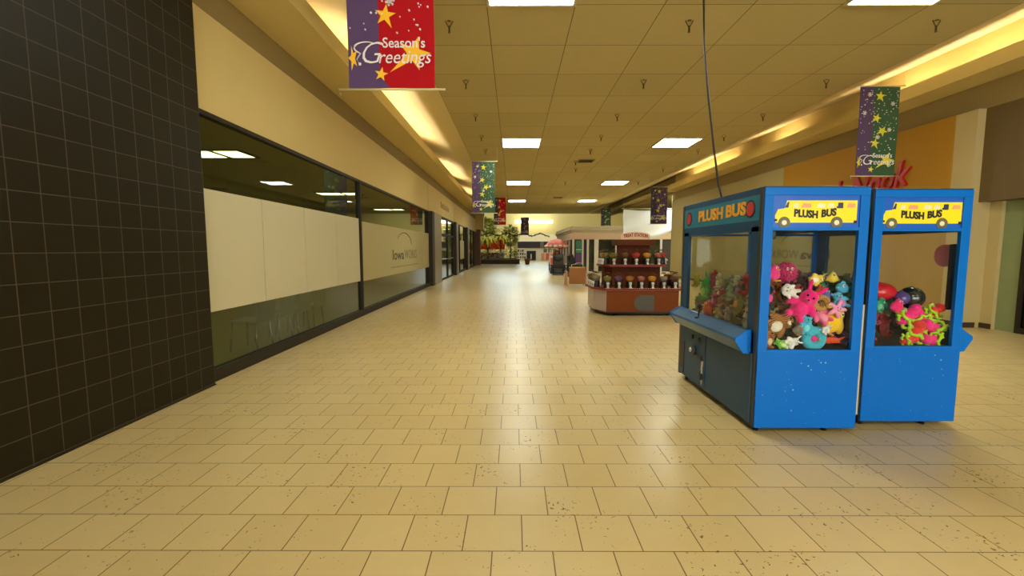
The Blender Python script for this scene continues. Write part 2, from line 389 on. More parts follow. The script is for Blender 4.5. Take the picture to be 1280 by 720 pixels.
# sprinklers
M_brass = mat('dull brass', (120, 98, 52), .35, .8)
sp = None
pts = [(x, y) for y in (6.85, 9.15, 11.4, 13.45, 15.3, 18.8, 22.5) for x in (-.95, 2.58, 6.2)] + [(2.36, 17.25)]
for x, y in pts:
    if sp is None:
        sp = thing('sprinkler_head', 'small brass sprinkler head hanging from a ceiling tile', 'sprinkler', (x, y, 4.86), 0, 'ceiling sprinkler heads')
        MB().lathe([(.03, 0), (.03, -.004), (.006, -.006)], seg=12).build('collar', M_brass, sp)
        m = MB()
        for s in (-1, 1): m.tube([(s*.055, 0, -.003), (s*.04, 0, -.035), (s*.012, 0, -.085)], .008, 6)
        m.build('frame_arms', M_brass, sp)
        MB().lathe([(.014, -.075), (.014, -.16), (.02, -.165), (.02, -.17)], seg=12).build('deflector', M_brass, sp)
    else: dup(sp, (x, y, 4.86))
def vent(x, y, label):
    v = thing('ceiling_vent', label, 'vent', (x, y, 4.86), 0, 'ceiling vents')
    MB().box((-.3, -.3, -.015), (.3, -.26, 0)).box((-.3, .26, -.015), (.3, .3, 0)).box((-.3, -.26, -.015), (-.26, .26, 0)).box((.26, -.26, -.015), (.3, .26, 0)).build('frame', M_grey, v)
    MB().box((-.26, -.26, -.004), (.26, .26, -.001)).build('backing', M_black, v)
    m = MB()
    for i in range(6): m.prism([(-.22+i*.085, -.012), (-.19+i*.085, -.004), (-.195+i*.085, -.003), (-.225+i*.085, -.011)], 'x', -.26, .26)
    m.build('louvres', M_grey, v)
vent(2.75, 17.3, 'dark square ceiling vent between the two light rows, nearer one')
vent(2.9, 29.5, 'far ceiling vent between the light rows, near the concourse end')
cord = tag(MB().tube([(2.36, 5.75, 4.86), (2.26, 5.55, 4.6), (2.16, 5.32, 4.32), (2.13, 5.2, 3.8), (2.16, 5.1, 3.2), (2.2, 5.03, 2.7), (2.26, 5.0, 2.25), (2.3, 4.95, 2.02)], .011, 8).build('power_cord', M_black), 'black power cord dropping from the ceiling to the left crane machine', 'cord')

# ------------------------------------------------------------------ banners
M_pole = mat('pale pole', (206, 190, 140), .4)
BM = dict(red=mat('red cloth', (178, 14, 22), .8, spec=.2), purple=mat('violet cloth', (90, 68, 104), .8, spec=.2), green=mat('green cloth', (44, 78, 44), .7), plum=mat('plum cloth', (74, 52, 84), .7),
          wine=mat('dark violet cloth', (58, 44, 62), .7), star=mat('golden print', (250, 190, 20), .6), lemon=mat('lemon print', (214, 202, 40), .6), white=mat('white print', (236, 226, 222), .6),
          edge=mat('banner hem', (120, 20, 30), .7))
def starpoly(c, r, rot, stretch=(1, 1), pull=None):
    P = []
    for i in range(10):
        a = rot + i*PI/5; rr = r if i % 2 == 0 else r*.40
        if pull and i == pull[0]: rr *= pull[1]
        P.append((c[0]+rr*math.sin(a)*stretch[0], c[1]+rr*math.cos(a)*stretch[1]))
    return P
def banner(label, loc, left, right, star, bend=.0):
    W, H = .76, 1.67
    b = thing('banner', label, 'banner', loc, bend, 'seasonal hanging banners')       # origin = bottom centre of the cloth
    bm = MB(); n = 14; dv = .36*W - W/2
    for i in range(n):      # slightly rippled cloth with two colour fields
        z0, z1 = H*i/n, H*(i+1)/n
        yo = lambda z: .006*math.sin(z*5)
        k = lambda z: dv + (.09*(1-z/.12) if z < .12 else 0)
        for mi, xa in ((0, lambda z: -W/2), (1, k)):
            xb = k if mi == 0 else (lambda z: W/2)
            vs = [bm.bm.verts.new(p) for p in ((xa(z0), yo(z0), z0), (xb(z0), yo(z0), z0), (xb(z1), yo(z1), z1), (xa(z1), yo(z1), z1),
                                               (xa(z0), yo(z0)+.004, z0), (xb(z0), yo(z0)+.004, z0), (xb(z1), yo(z1)+.004, z1), (xa(z1), yo(z1)+.004, z1))]
            for q in ((0, 1, 2, 3), (7, 6, 5, 4), (0, 3, 7, 4), (1, 5, 6, 2), (0, 4, 5, 1), (3, 2, 6, 7)):
                f = bm.bm.faces.new([vs[j] for j in q]); f.material_index = mi
    rnd = random.Random(5); bm.mat(2)
    for i in range(120):
        px, pz = rnd.uniform(-.36, .36), rnd.uniform(.45, 1.62); rr = rnd.uniform(.005, .009)
        bm.cyl((px, -.0095, pz), (px, .0, pz), rr, seg=8, smooth=False)
    bm.build('cloth', [BM[left], BM[right], BM['white']], b)
    y = -.0085
    for c, r, ro, st, pu in (((.085, .84), .105, .5, (1, 1), (6, 1.2)), ((-.045, .61), .095, .15, (1, 1), (4, 1.3)), ((-.09, .115), .062, .2, (1, 1), None), ((-.335, .25), .11, -.3, (.4, 1), None),
                             ((.20, .29), .15, .3, (1, 1), (6, 1.75)), ((-.04, 1.08), .095, .3, (1, 1), (6, 1.3)), ((0, 1.49), .1, .1, (1, 1), (4, 1.2))):
        P = [(max(-.376, min(.376, px)), pz) for px, pz in starpoly(c, r, ro, st, pu)]
        MB().prism(P, 'y', y, y+.002).build('star', BM[star], b)
    for c in ((0, .725), (.215, .865), (-.28, 1.18), (.25, 1.35), (-.2, 1.52)):
        m = MB()
        for i in range(3):
            a = i*PI/3+.2; u = Vector((math.cos(a), 0, math.sin(a)))
            o = Vector((c[0], y, c[1])); p, q = o-u*.032, o+u*.032; s = Vector((-u.z, 0, u.x))*.006
            vs = [m.bm.verts.new(t) for t in (p+s, p-s, q-s, q+s)]; m.bm.faces.new(vs)
            for t in (p, q): m.cyl(t, t+Vector((0, .002, 0)), .011, seg=8, smooth=False)
        m.build('snowflake', BM['white'], b)
    text("Season's", .12, BM['white'], b, (.115, y-.002, .375), FRONT, width=.37, extrude=.001, bold=.001)
    g = text('reetings', .16, BM['white'], b, (.115, y-.003, .255), FRONT, width=.46, shear=.25, extrude=.001)
    text('G', .27, BM['white'], b, (-.195, y-.003, .285), FRONT, shear=.35, extrude=.001, bold=-.004)
    m = MB()      # loop swash round the capital G
    m.tube([(-.19 + .11*math.cos(R(a))-.02, y-.003, .335 + .05*math.sin(R(a))) for a in range(60, 250, 12)] + [(-.3, y-.003, .24), (-.285, y-.003, .21), (-.27, y-.003, .2)], .006, 6, lambda t: .5+.8*math.sin(PI*t))
    m.ell((-.275, y-.003, .2), (.014, .002, .014), seg=10)
    m.build('swash', BM['white'], b)
    for z in (-.012, H+.012):
        rd = MB().cyl((-.47, .002, z), (.47, .002, z), .009, seg=10)
        if z < 0: rd.tube([(-.46, .002, z), (-.462, .002, z-.03), (-.45, .002, z-.05)], .005, 6)
        rd.build('rod', M_pole, b)
    m = MB()
    for s in (-1, 1): m.cyl((s*.45, .002, H+.012), (s*.45, .002, (4.86 if loc[1] < 42 else 10.9)-loc[2]), .0025, seg=6)
    m.build('hanging_wires', M_pole, b)
    return b
banner("red and violet Season's Greetings banner hanging nearest, cut off at the top", (-1.075, 4.06, 2.935), 'purple', 'red', 'star')
banner("violet and green Season's Greetings banner hanging above the crane machines", (7.02, 8.82, 2.94), 'plum', 'green', 'lemon', .0)
banner("violet and green banner on the left, second behind the big red one", (-1.0, 15.0, 2.72), 'plum', 'green', 'lemon')
banner("small red banner far on the left, partly behind a green banner", (-.86, 28.0, 3.02), 'wine', 'red', 'lemon')
banner("dark banner on the right above the candy machines", (6.75, 20.9, 2.68), 'wine', 'plum', 'lemon')
banner("smallest dark green banner on the right, left of the darker one", (7.2, 35.0, 2.96), 'wine', 'green', 'lemon')
banner("far violet banner over the white shop at the concourse end", (1.08, 43.2, 2.85), 'plum', 'purple', 'lemon')

# ------------------------------------------------------------------ left shop: window panels, lettering, chairs, lamps
for i, (a, b) in enumerate(((4.95, 6.12), (6.135, 7.35), (7.365, 8.66), (8.675, 9.94))):
    tag(MB().box((-3.462, a, .80), (-3.44, b, 2.19), .002).build('window_panel', M_white), 'cream board on the left shop window, %s' % ('nearest one beside the black tiles', 'second from the black tiles', 'third from the black tiles', 'farthest one beside the mullion')[i], 'panel', 'blank boards on the first shop window')
bd = thing('frosted_sign_band', 'frosted band with dark lettering across the second shop window', 'sign', (-3.463, 14.1, 0))
MB().box((0, -3.98, .78), (.012, 4.02, 2.14), .002).build('band', mat('frosted film', (172, 160, 108), .55, vary=.03), bd)
M_let = mat('charcoal lettering', (62, 52, 40), .6)
text('Iowa', .42, M_let, bd, (.014, -.78, 1.33), RIGHTF, width=1.3, extrude=.001, bold=.004)
text('WORKS', .42, mat('brown lettering', (122, 104, 70), .6), bd, (.014, .86, 1.33), RIGHTF, width=1.75, extrude=.001)
m = MB(); m.tube([(.014, .0 + .95*math.cos(R(a)), 1.62 + .4*math.sin(R(a))) for a in range(150, -1, -8)], .014, 6, lambda t: .3+.7*math.sin(PI*t)); m.build('arc', M_let, bd)
MB().box((.012, -1.6, .98), (.014, 2.0, 1.0)).build('rule_line', mat('brown lettering', (122, 104, 70), .6), bd)
tag(MB().box((-3.463, 28.5, .85), (-3.45, 30.95, 2.05), .002).build('frosted_band', mat('frosted film', (172, 160, 108), .55)), 'frosted beige band on the shop window beyond the entrance doors', 'window film')
ch = None
for i, y in enumerate((6.6, 7.22, 7.84, 8.46)):
    lb = 'pale plastic chair behind the left shop glass, %s' % ('nearest in the row', 'second in the row', 'third in the row', 'farthest in the row')[i]
    if ch is None:
        ch = thing('plastic_chair', lb, 'chair', (-3.95, y, .012), 0, 'chairs behind the shop glass')
        mp = mat('pale plastic', (150, 150, 122), .4)
        s = MB(); s.box((-.22, -.23, .43), (.2, .23, .455), .012); s.build('seat', mp, ch)
        s = MB(); s.prism([(.2, .40), (.235, .42), (.27, .92), (.25, .93), (.21, .45)], 'y', -.23, .23); s.build('backrest', mp, ch)
        for sx in (-1, 1):
            for sy in (-1, 1): MB().cyl((sx*.17, sy*.18, .43), (sx*.2, sy*.21, 0), .013, seg=8).build('leg', M_chrome, ch)
    else: dup(ch, (-3.95, y, .012), lb)
M_shopl = emit('shop lamp', (1, .92, .5), STORE_E)
sl = None
for i, (x, y) in enumerate(((-5.05, 7.6), (-5.05, 13.0), (-5.05, 18.2), (-9, 8.5), (-9, 14), (-5.2, 22.5), (-5.2, 26.5), (-5.2, 30), (-5.2, 36))):
    lb = 'long ceiling lamp inside the left shop, %s' % ('nearest', 'second along the glass', 'third along the glass', 'nearest of the deeper row', 'second of the deeper row', 'just inside the doors', 'behind the doors', 'behind the third window', 'behind the far window')[i]
    if sl is None:
        sl = thing('shop_ceiling_lamp', lb, 'ceiling light', (x, y, 3.12), 0, 'lamps inside the left shop')
        MB().box((-.62, -.32, -.03), (.62, -.28, 0)).box((-.62, .28, -.03), (.62, .32, 0)).box((-.62, -.28, -.03), (-.58, .28, 0)).box((.58, -.28, -.03), (.62, .28, 0)).box((.1, -.28, -.03), (.16, .28, 0)).build('frame', M_dark, sl)
        for a, b in ((-.58, .1), (.16, .58)): MB().box((a, -.28, -.02), (b, .28, -.004)).build('diffuser', M_shopl, sl)
    else: dup(sl, (x, y, 3.12), lb)
sg = thing('shop_sign', 'faint gold shop sign on the fascia over the left doors', 'sign', (-3.45, 22.6, 3.55))
m = MB()
for i in range(9): m.box((0, -1.3+i*.3, -.1), (.02, -1.1+i*.3, .12 if i % 3 else .2), .01)
m.build('raised_strokes', mat('gold lettering', (184, 154, 86), .5), sg)

# right shop sign
rs = thing('script_shop_sign', 'red script sign on the ochre wall behind the crane machines', 'sign', (8.64, 11.2, 2.95))
M_redl = mat('red sign letters', (176, 26, 18), .4)
text('Cool', .66, M_redl, rs, (-.03, 1.35, -.0), (PI/2, R(-6), -PI/2), width=1.25, shear=.35, extrude=.03, bold=.012)
text('Nook', .78, M_redl, rs, (-.03, -.42, .12), (PI/2, R(-6), -PI/2), width=1.75, shear=.4, extrude=.03, bold=.014)

# ------------------------------------------------------------------ crane machines
def speck_paint(name, rgb):
    m = mat(name, rgb, .4, vary=.05, scale=2.5, spec=.2); nt = m.node_tree; b = nt.nodes['Principled BSDF']
    src = b.inputs['Base Color'].links[0].from_socket
    g = nt.nodes.new('ShaderNodeNewGeometry'); v = nt.nodes.new('ShaderNodeTexVoronoi'); v.inputs['Scale'].default_value = 26
    nt.links.new(g.outputs['Position'], v.inputs['Vector'])
    n = nt.nodes.new('ShaderNodeTexNoise'); n.inputs['Scale'].default_value = 4; nt.links.new(g.outputs['Position'], n.inputs['Vector'])
    mr = nt.nodes.new('ShaderNodeMapRange'); mr.inputs[1].default_value = .45; mr.inputs[2].default_value = .75; mr.inputs[3].default_value = 0; mr.inputs[4].default_value = .22
    nt.links.new(n.outputs['Fac'], mr.inputs[0])
    lt = nt.nodes.new('ShaderNodeMath'); lt.operation = 'LESS_THAN'; nt.links.new(v.outputs['Distance'], lt.inputs[0]); nt.links.new(mr.outputs[0], lt.inputs[1])
    mx = nt.nodes.new('ShaderNodeMix'); mx.data_type = 'RGBA'; mx.inputs[7].default_value = lin((170, 190, 190))
    nt.links.new(lt.outputs[0], mx.inputs[0]); nt.links.new(src, mx.inputs[6]); nt.links.new(mx.outputs[2], b.inputs['Base Color'])
    return m
M_blue = speck_paint('scuffed blue laminate', (0, 102, 190))
M_blue2 = mat('bright blue laminate', (0, 106, 194), .4, vary=.05, spec=.2)
M_teal = mat('dark teal enamel', (22, 66, 100), .4, vary=.06, spec=.25)  # base, side frames and top cap, darker than the bright blue ends
M_slate = mat('slate blue door enamel', (52, 80, 104), .5, spec=.25, vary=.05)
M_dgrey = mat('charcoal edge trim', (48, 48, 46), .3)
M_decal = mat('blue marquee print', (28, 92, 190), .3, vary=.25, scale=2.0)
M_tealm = mat('teal marquee print', (14, 112, 140), .35, vary=.2, scale=2.0)
M_yel = mat('yellow print', (246, 224, 20), .4, vary=.04); M_pinkp = mat('pink print', (236, 160, 120), .4); M_whp = mat('white decal print', (230, 226, 190), .4)
M_tyre = mat('tyre print', (104, 96, 66), .5); M_navy = mat('navy print', (40, 48, 90), .4); M_blk = mat('black print', (24, 20, 12), .5)
M_flame = mat('orange flame print', (244, 160, 34), .4, vary=.3, scale=14); M_stop = mat('red octagon print', (186, 44, 56), .4)
M_sticker = mat('pale red sticker', (236, 128, 124), .5)
def bus(parent, cx, y, cz):
    """printed school-bus decal on the end marquee, facing -Y; .58 wide"""
    K = 1.12
    def pr(poly, m, dy, name): MB().prism([(cx+p[0]*K, cz+p[1]*K) for p in poly], 'y', y-dy, y).build(name, m, parent)
    pr([(-.29, -.02), (-.285, -.07), (.285, -.07), (.285, .085), (-.21, .085), (-.225, .03), (-.27, .025)], M_yel, .003, 'bus_body')
    pr([(-.225, .035), (-.205, .075), (-.195, .075), (-.2, .035)], M_navy, .004, 'windscreen')
    for a, b, m in ((-.17, -.13, M_whp), (-.11, -.04, M_pinkp), (.0, .06, M_whp), (.075, .12, M_whp), (.21, .27, M_pinkp)):
        pr([(a, .035), (b, .035), (b, .062), (a+.012, .066)], m, .004, 'passenger_window')
    pr([(.14, .03), (.185, .03), (.185, .07), (.15, .07), (.148, .045), (.14, .045)], M_navy, .004, 'door_window')
    pr([(-.295, -.06), (-.275, -.06), (-.275, -.045), (-.295, -.045)], M_blk, .004, 'bumper'); pr([(.265, -.075), (.287, -.075), (.287, -.055), (.265, -.055)], M_blk, .004, 'bumper')
    for x in (-.225, .145):
        x *= K
        o = MB().cyl((cx+x, y-.005, cz-.07*K), (cx+x, y, cz-.07*K), .047, seg=20, smooth=False).build('bus_wheel', M_tyre, parent)
        MB().cyl((cx+x, y-.007, cz-.07*K), (cx+x, y-.005, cz-.07*K), .02, seg=14, smooth=False).build('hub', M_whp, o)
    text('PLUSH', .078, M_blk, parent, (cx-.083, y-.005, cz-.012), FRONT, width=.188, extrude=.001, bold=.004, warp=lambda x, z: (x, z+.02*math.cos(x*16)*0 - x*.08))
    text('BUS', .078, M_blk, parent, (cx+.096, y-.005, cz-.004), FRONT, width=.118, extrude=.001, bold=.004, warp=lambda x, z: (x, z+x*.12))
def oct_poly(c, r, n=8): return [(c[0]+r*math.cos(PI/n+2*PI*i/n), c[1]+r*math.sin(PI/n+2*PI*i/n)) for i in range(n)]
def crane_machine(label, x0, y0, W, D, mirror_right, deck_side):
    t = thing('crane_machine', label, 'claw machine', (x0, y0, 0))
    # local: x 0..W, y 0..D, front (bus end) at y=0
    H, zb, zw, zt = 2.0, .05, .69, 1.67
    MB().box((.012, .012, zb), (W-.012, D-.012, zw-.012)).build('base_cabinet', M_teal, t)
    MB().box((.0, -.004, zb), (W, .012, zw-.01), .003).build('end_panel', M_blue, t)
    MB().box((0, D-.012, zb), (W, D+.004, zw-.01), .003).build('end_panel', M_blue, t)
    MB().box((.02, .02, zw-.012), (W-.02, D-.02, zw)).build('prize_floor', M_black, t)
    # frame of the front end
    for y, s in ((0, 1), (D, -1)):
        ya, yb = sorted((y-.004*s, y+.03*s))
        MB().box((0, ya, zw-.01), (.075, yb, H-.06), .003).box((W-.075, ya, zw-.01), (W, yb, H-.06), .003).box((.075, ya, zw-.01), (W-.075, yb, zw+.012)).box((0, ya, H-.06), (W, yb, H), .003).box((.075, ya, 1.665), (W-.075, yb, 1.69)).build('end_frame', M_blue2, t)
    MB().box((.075, .006, 1.69), (W-.075, .02, H-.06)).build('end_marquee', M_decal, t)
    bus(t, W/2, .006, 1.805)
    # corner posts, side frames
    for x, s in ((0, 1), (W, -1)):
        xa, xb = sorted((x-.003*s, x+.03*s))
        pw = .17 if (s > 0 or mirror_right) else .05; f = MB().box((xa, .03, zw), (xb, pw, 1.70)).box((xa, D-pw, zw), (xb, D-.03, 1.70)).box((xa, .03, 1.66), (xb, D-.03, 1.75)).box((xa, .03, zw), (xb, D-.03, .83)).box((xa, .03, H-.045), (xb, D-.03, H))
        f.build('side_frame', M_teal, t)
        MB().box((xa, .03, 1.75), (xb-.008 if s > 0 else xb, D-.03, H-.045)).build('side_marquee', M_tealm, t)
        for yy in (.0, D-.05): MB().box((xa-.004*s if s > 0 else xb-.0, yy+.012, zb), (xa+.012 if s > 0 else xb+.004, yy+.055, H-.002)).build('edge_trim', M_dgrey, t)
    MB().box((.0, .0, H-.01), (W, D, H+.012), .004).build('top_cap', M_teal, t)
    # panes
    MB().box((.07, .018, zw), (W-.07, .022, 1.67)).build('end_pane', M_clear, t)
    MB().box((.07, D-.022, zw), (W-.07, D-.018, 1.67)).build('end_pane', M_clear, t)
    MB().box((.012, .16, .82), (.016, D-.16, 1.67)).build('side_pane', M_dusty if not mirror_right else M_dusty, t)
    if mirror_right: MB().box((W-.04, .04, zw), (W-.035, D-.04, 1.67)).build('mirror_wall', M_mirror, t)
    else: MB().box((W-.016, .05, .82), (W-.012, D-.05, 1.67)).build('side_pane', M_clear, t)
    # player side
    s = -1 if deck_side < 0 else 1
    xs = 0 if s < 0 else W
    def bx(mb, dx0, dx1, y0_, y1_, z0, z1, bev=0): mb.box((xs+s*dx0, y0_, z0), (xs+s*dx1, y1_, z1), bev); return mb
    for ya, yb in ((.055, .915), (.935, D-.055)): bx(MB(), 0, .016, ya, yb, zb+.02, .66, .003).build('coin_door', M_slate, t)
    MB().prism([(xs, .845), (xs+s*.03, .84), (xs+s*.125, .775), (xs+s*.13, .755), (xs+s*.06, .655), (xs, .65)], 'y', .12, D-.04).build('control_deck', mat('worn blue deck', (46, 92, 132), .3, vary=.5, scale=4.5), t)
    yb0 = .095 if s < 0 else .03
    MB().prism([(xs, .85), (xs+s*.035, .846), (xs+s*.13, .78), (xs+s*.135, .755), (xs+s*.065, .65), (xs, .645)], 'y', yb0, yb0+.025).build('deck_bracket', M_blue2, t)
    MB().prism([(xs, .85), (xs+s*.035, .846), (xs+s*.13, .78), (xs+s*.135, .755), (xs+s*.065, .65), (xs, .645)], 'y', D-.04, D-.015).build('deck_bracket', M_blue2, t)
    j = MB().cyl((xs+s*.06, 1.02, .81), (xs+s*.055, 1.015, .92), .008, seg=8).lathe([(.035, 0), (.03, .015), (.012, .02)], (xs+s*.065, 1.02, .805), 12).build('joystick', M_black, t)
    MB().ell((xs+s*.055, 1.015, .93), .022).build('joystick_knob', M_black, j)
    for yy in (1.25, 1.07): MB().cyl((xs+s*.012, yy, .56), (xs+s*.035, yy, .56), .024, seg=14).build('coin_button', M_black, t)
    k = MB().cyl((xs+s*.012, 1.2, .425), (xs+s*.045, 1.2, .425), .05, seg=18).build('coin_mech', M_dgrey, t)
    MB().cyl((xs+s*.045, 1.2, .43), (xs+s*.065, 1.2, .43), .026, seg=14).build('knob', M_chrome, k)
    MB().box((xs+s*.016, 1.0, .36), (xs+s*.03, 1.12, .40), .004).build('coin_return', M_black, t)
    bx(MB(), .014, .03, .955, .985, .11, .36, .003).build('hasp_plate', M_chrome, t)
    l = bx(MB(), .03, .06, .93, .985, .17, .23, .006).build('padlock', M_black, t)
    MB().tube([(xs+s*.045, .957-.02, .23), (xs+s*.045, .957-.02, .26), (xs+s*.045, .957, .275), (xs+s*.045, .957+.02, .26), (xs+s*.045, .957+.02, .23)], .005, 6).build('shackle', M_chrome, l)
    c = bx(MB(), .014, .022, 1.47, 1.60, .1, .47, .003).build('prize_door', M_black, t)
    bx(MB(), .022, .03, 1.475, 1.595, .1, .14, .002).build('prize_lip', M_slate, t)
    # side marquee lettering and octagon badges
    rot = LEFTF if s < 0 else RIGHTF
    text('PLUSH', .15, M_flame, t, (xs+s*.006, .96 if s < 0 else .6, 1.853), rot, width=.55, extrude=.002, bold=.006)
    text('BUS', .15, M_flame, t, (xs+s*.006, .45 if s < 0 else 1.1, 1.858), rot, width=.36, extrude=.002, bold=.006)
    for yy, rr, n in ((.2, .075, 16), (D-.17, .075, 16)):
        o = MB().prism(oct_poly((yy, 1.85), rr, n), 'x', xs, xs+s*.006).build('badge', M_blk, t)
        MB().prism(oct_poly((yy, 1.85), rr*.78, n), 'x', xs, xs+s*.009).build('badge_face', M_stop, o)
    # feet
    for fx in (.06, W-.2):
        for fy in (.08, D-.1): MB().cyl((fx, fy, 0), (fx, fy, zb+.02), .022, .018, 12).build('foot', M_black, t)
    # crane gantry: rails, carriage, claw
    g = MB().box((.05, D*.45, 1.78), (W-.05, D*.45+.03, 1.81)).box((.045, .1, 1.78), (.07, D-.1, 1.82)).box((W-.07, .1, 1.78), (W-.045, D-.1, 1.82)).build('gantry_rails', M_chrome, t)
    MB().box((.09, .16, 1.60), (.2, .28, 1.72), .008).build('carriage', M_dgrey, t)
    cl = MB().tube([(.145, .22, 1.60), (.15, .22, 1.56)], .006, 6).lathe([(.0, 0), (.03, -.01), (.035, -.05), (.02, -.06)], (.15, .22, 1.56), 14).build('claw', M_chrome, t)
    for i in range(3):
        a = i*2*PI/3+.5; u = Vector((math.cos(a), math.sin(a), 0)); o = Vector((.15, .22, 1.5))
        MB().tube([o+u*.02, o+u*.06+Vector((0, 0, -.03)), o+u*.065+Vector((0, 0, -.07)), o+u*.03+Vector((0, 0, -.1))], .005, 6).build('claw_finger', M_chrome, cl)
    return t
cm1 = crane_machine('left blue crane machine with a clear end window and a slate coin door side', 1.98, 3.555, .83, 1.665, True, -1)
cm2 = crane_machine('right blue crane machine with a round red sticker on its far glass', 2.965, 3.70, .80, 1.62, False, 1)
o = MB().prism(oct_poly((.18, 1.46), .098, 24), 'x', .80-.022, .80-.018).build('round_sticker', M_sticker, cm2); o['label'] = 'round pale red sticker'
MB().box((.745, .075, 1.0), (.775, .11, 1.56), .004).build('cash_box_strip', M_dgrey, cm2)
MB().tube([(.16, .3, 1.5), (.2, .3, 1.46), (.21, .3, 1.4), (.19, .3, 1.35)], .004, 6).build('loose_wire', M_black, cm2)
MB().box((-.035, .02, .06), (-.008, .045, 1.05)).box((-.05, .02, .06), (-.008, .06, .1)).build('conduit', mat('pale conduit', (190, 180, 150), .5), cm2)
MB().box((.03, .04, .69), (.035, .30, .86)).box((.03, .30, .69), (.30, .305, .86)).build('prize_chute', glass('scratched acrylic', (.94, .95, .93), .5, .05, (90, 80, 70)), cm2)

# ------------------------------------------------------------------ plush toys
def fabric(rgb): return mat('plush %d %d %d' % rgb, rgb, .95, vary=.14, scale=30, bump=.35, sheen=.3)
M_eyew = mat('toy eye white', (232, 230, 222), .3); M_eyeb = mat('toy eye black', (14, 13, 13), .2)
def pattern(name, c1, c2, scale, dist, kind='BANDS'):
    if name in MATS: return MATS[name]
    m = bpy.data.materials.new(name); m.use_nodes = True; nt = m.node_tree; b = nt.nodes['Principled BSDF']; b.inputs['Roughness'].default_value = .95
    tc = nt.nodes.new('ShaderNodeTexCoord'); wv = nt.nodes.new('ShaderNodeTexWave'); wv.wave_type = kind
    wv.inputs['Scale'].default_value = scale; wv.inputs['Distortion'].default_value = dist; nt.links.new(tc.outputs['Object'], wv.inputs['Vector'])
    cr = nt.nodes.new('ShaderNodeValToRGB'); cr.color_ramp.interpolation = 'CONSTANT'
    cr.color_ramp.elements[0].color = lin(c1); cr.color_ramp.elements[1].position = .5; cr.color_ramp.elements[1].color = lin(c2)
    nt.links.new(wv.outputs['Fac'], cr.inputs[0]); nt.links.new(cr.outputs[0], b.inputs['Base Color']); MATS[name] = m; return m
def soft(o, voxel=.008):
    r = o.modifiers.new('join', 'REMESH'); r.mode = 'VOXEL'; r.voxel_size = voxel; r.use_smooth_shade = True
    s = o.modifiers.new('soften', 'SMOOTH'); s.iterations = 4; s.factor = .5
G1, G2 = 'plush toys in the left crane machine', 'plush toys in the right crane machine'
def eyes(t, p, d, r, white=True):
    for s in (-1, 1):
        c = Vector(p) + Vector((s*d, 0, 0))
        if white:
            e = MB().ell(c, (r, r*.6, r), seg=12).build('eye', M_eyew, t); MB().ell(c+Vector((0, -r*.5, 0)), (r*.5, r*.3, r*.5), seg=10).build('pupil', M_eyeb, e)
        else: MB().ell(c, r, seg=10).build('eye', M_eyeb, t)
def bear(label, p, s, col, belly=None, rot=(0, 0, 0), grp=G1, ear='round', cat='plush toy', name='plush_bear', limb=None, m=None):
    """s = overall half height; local front is -Y"""
    t = thing(name, label, cat, p, 0, grp, rot); f = m or fabric(col)
    b = MB().ell((0, 0, -.25*s), (.42*s, .36*s, .5*s)).ell((0, -.05*s, .42*s), (.4*s, .36*s, .37*s))
    b.ell((0, -.36*s, .34*s), (.17*s, .14*s, .13*s))
    for q in (-1, 1):
        b.ell((q*.48*s, -.1*s, -.05*s), (.16*s, .16*s, .34*s), (0, q*-.6, 0)).ell((q*.3*s, -.25*s, -.68*s), (.18*s, .32*s, .17*s))
        if ear == 'round': b.ell((q*.33*s, 0, .75*s), (.15*s, .09*s, .15*s))
        elif ear == 'long': b.ell((q*.28*s, .02*s, .95*s), (.11*s, .07*s, .36*s), (0, q*.35, 0))
        elif ear == 'flop': b.ell((q*.46*s, -.05*s, .42*s), (.1*s, .16*s, .28*s), (0, q*-.3, 0))
    o = b.build('body', f, t); soft(o, max(.006, s*.055))
    if belly: MB().ell((0, -.22*s, -.25*s), (.28*s, .2*s, .34*s)).build('belly_patch', fabric(belly), t); MB().ell((0, -.44*s, .33*s), (.12*s, .1*s, .09*s)).build('snout_patch', fabric(belly), t)
    MB().ell((0, -.53*s, .37*s), (.05*s, .035*s, .04*s), seg=10).build('nose', M_eyeb, t)
    eyes(t, (0, -.38*s, .53*s), .14*s, .055*s, False)
    return t
def fish(label, p, s, col, fin, rot=(0, 0, 0), grp=G1, name='plush_fish'):
    t = thing(name, label, 'plush toy', p, 0, grp, rot)
    b = MB().ell((0, 0, 0), (.75*s, .5*s, .55*s)).ell((.8*s, 0, .12*s), (.35*s, .1*s, .2*s), (0, -.6, 0)).ell((.8*s, 0, -.12*s), (.35*s, .1*s, .2*s), (0, .6, 0))
    o = b.build('body', fabric(col), t); soft(o, max(.006, s*.06))
    MB().ell((.05*s, 0, .55*s), (.34*s, .08*s, .2*s)).build('top_fin', fabric(fin), t)
    MB().ell((-.7*s, -.05*s, -.08*s), (.14*s, .2*s, .11*s)).build('lips', fabric(fin), t)
    e = MB().ell((-.35*s, -.42*s, .2*s), (.17*s, .1*s, .17*s), seg=12).build('eye', M_eyew, t); MB().ell((-.37*s, -.5*s, .2*s), (.08*s, .05*s, .08*s), seg=10).build('pupil', M_eyeb, e)
    return t
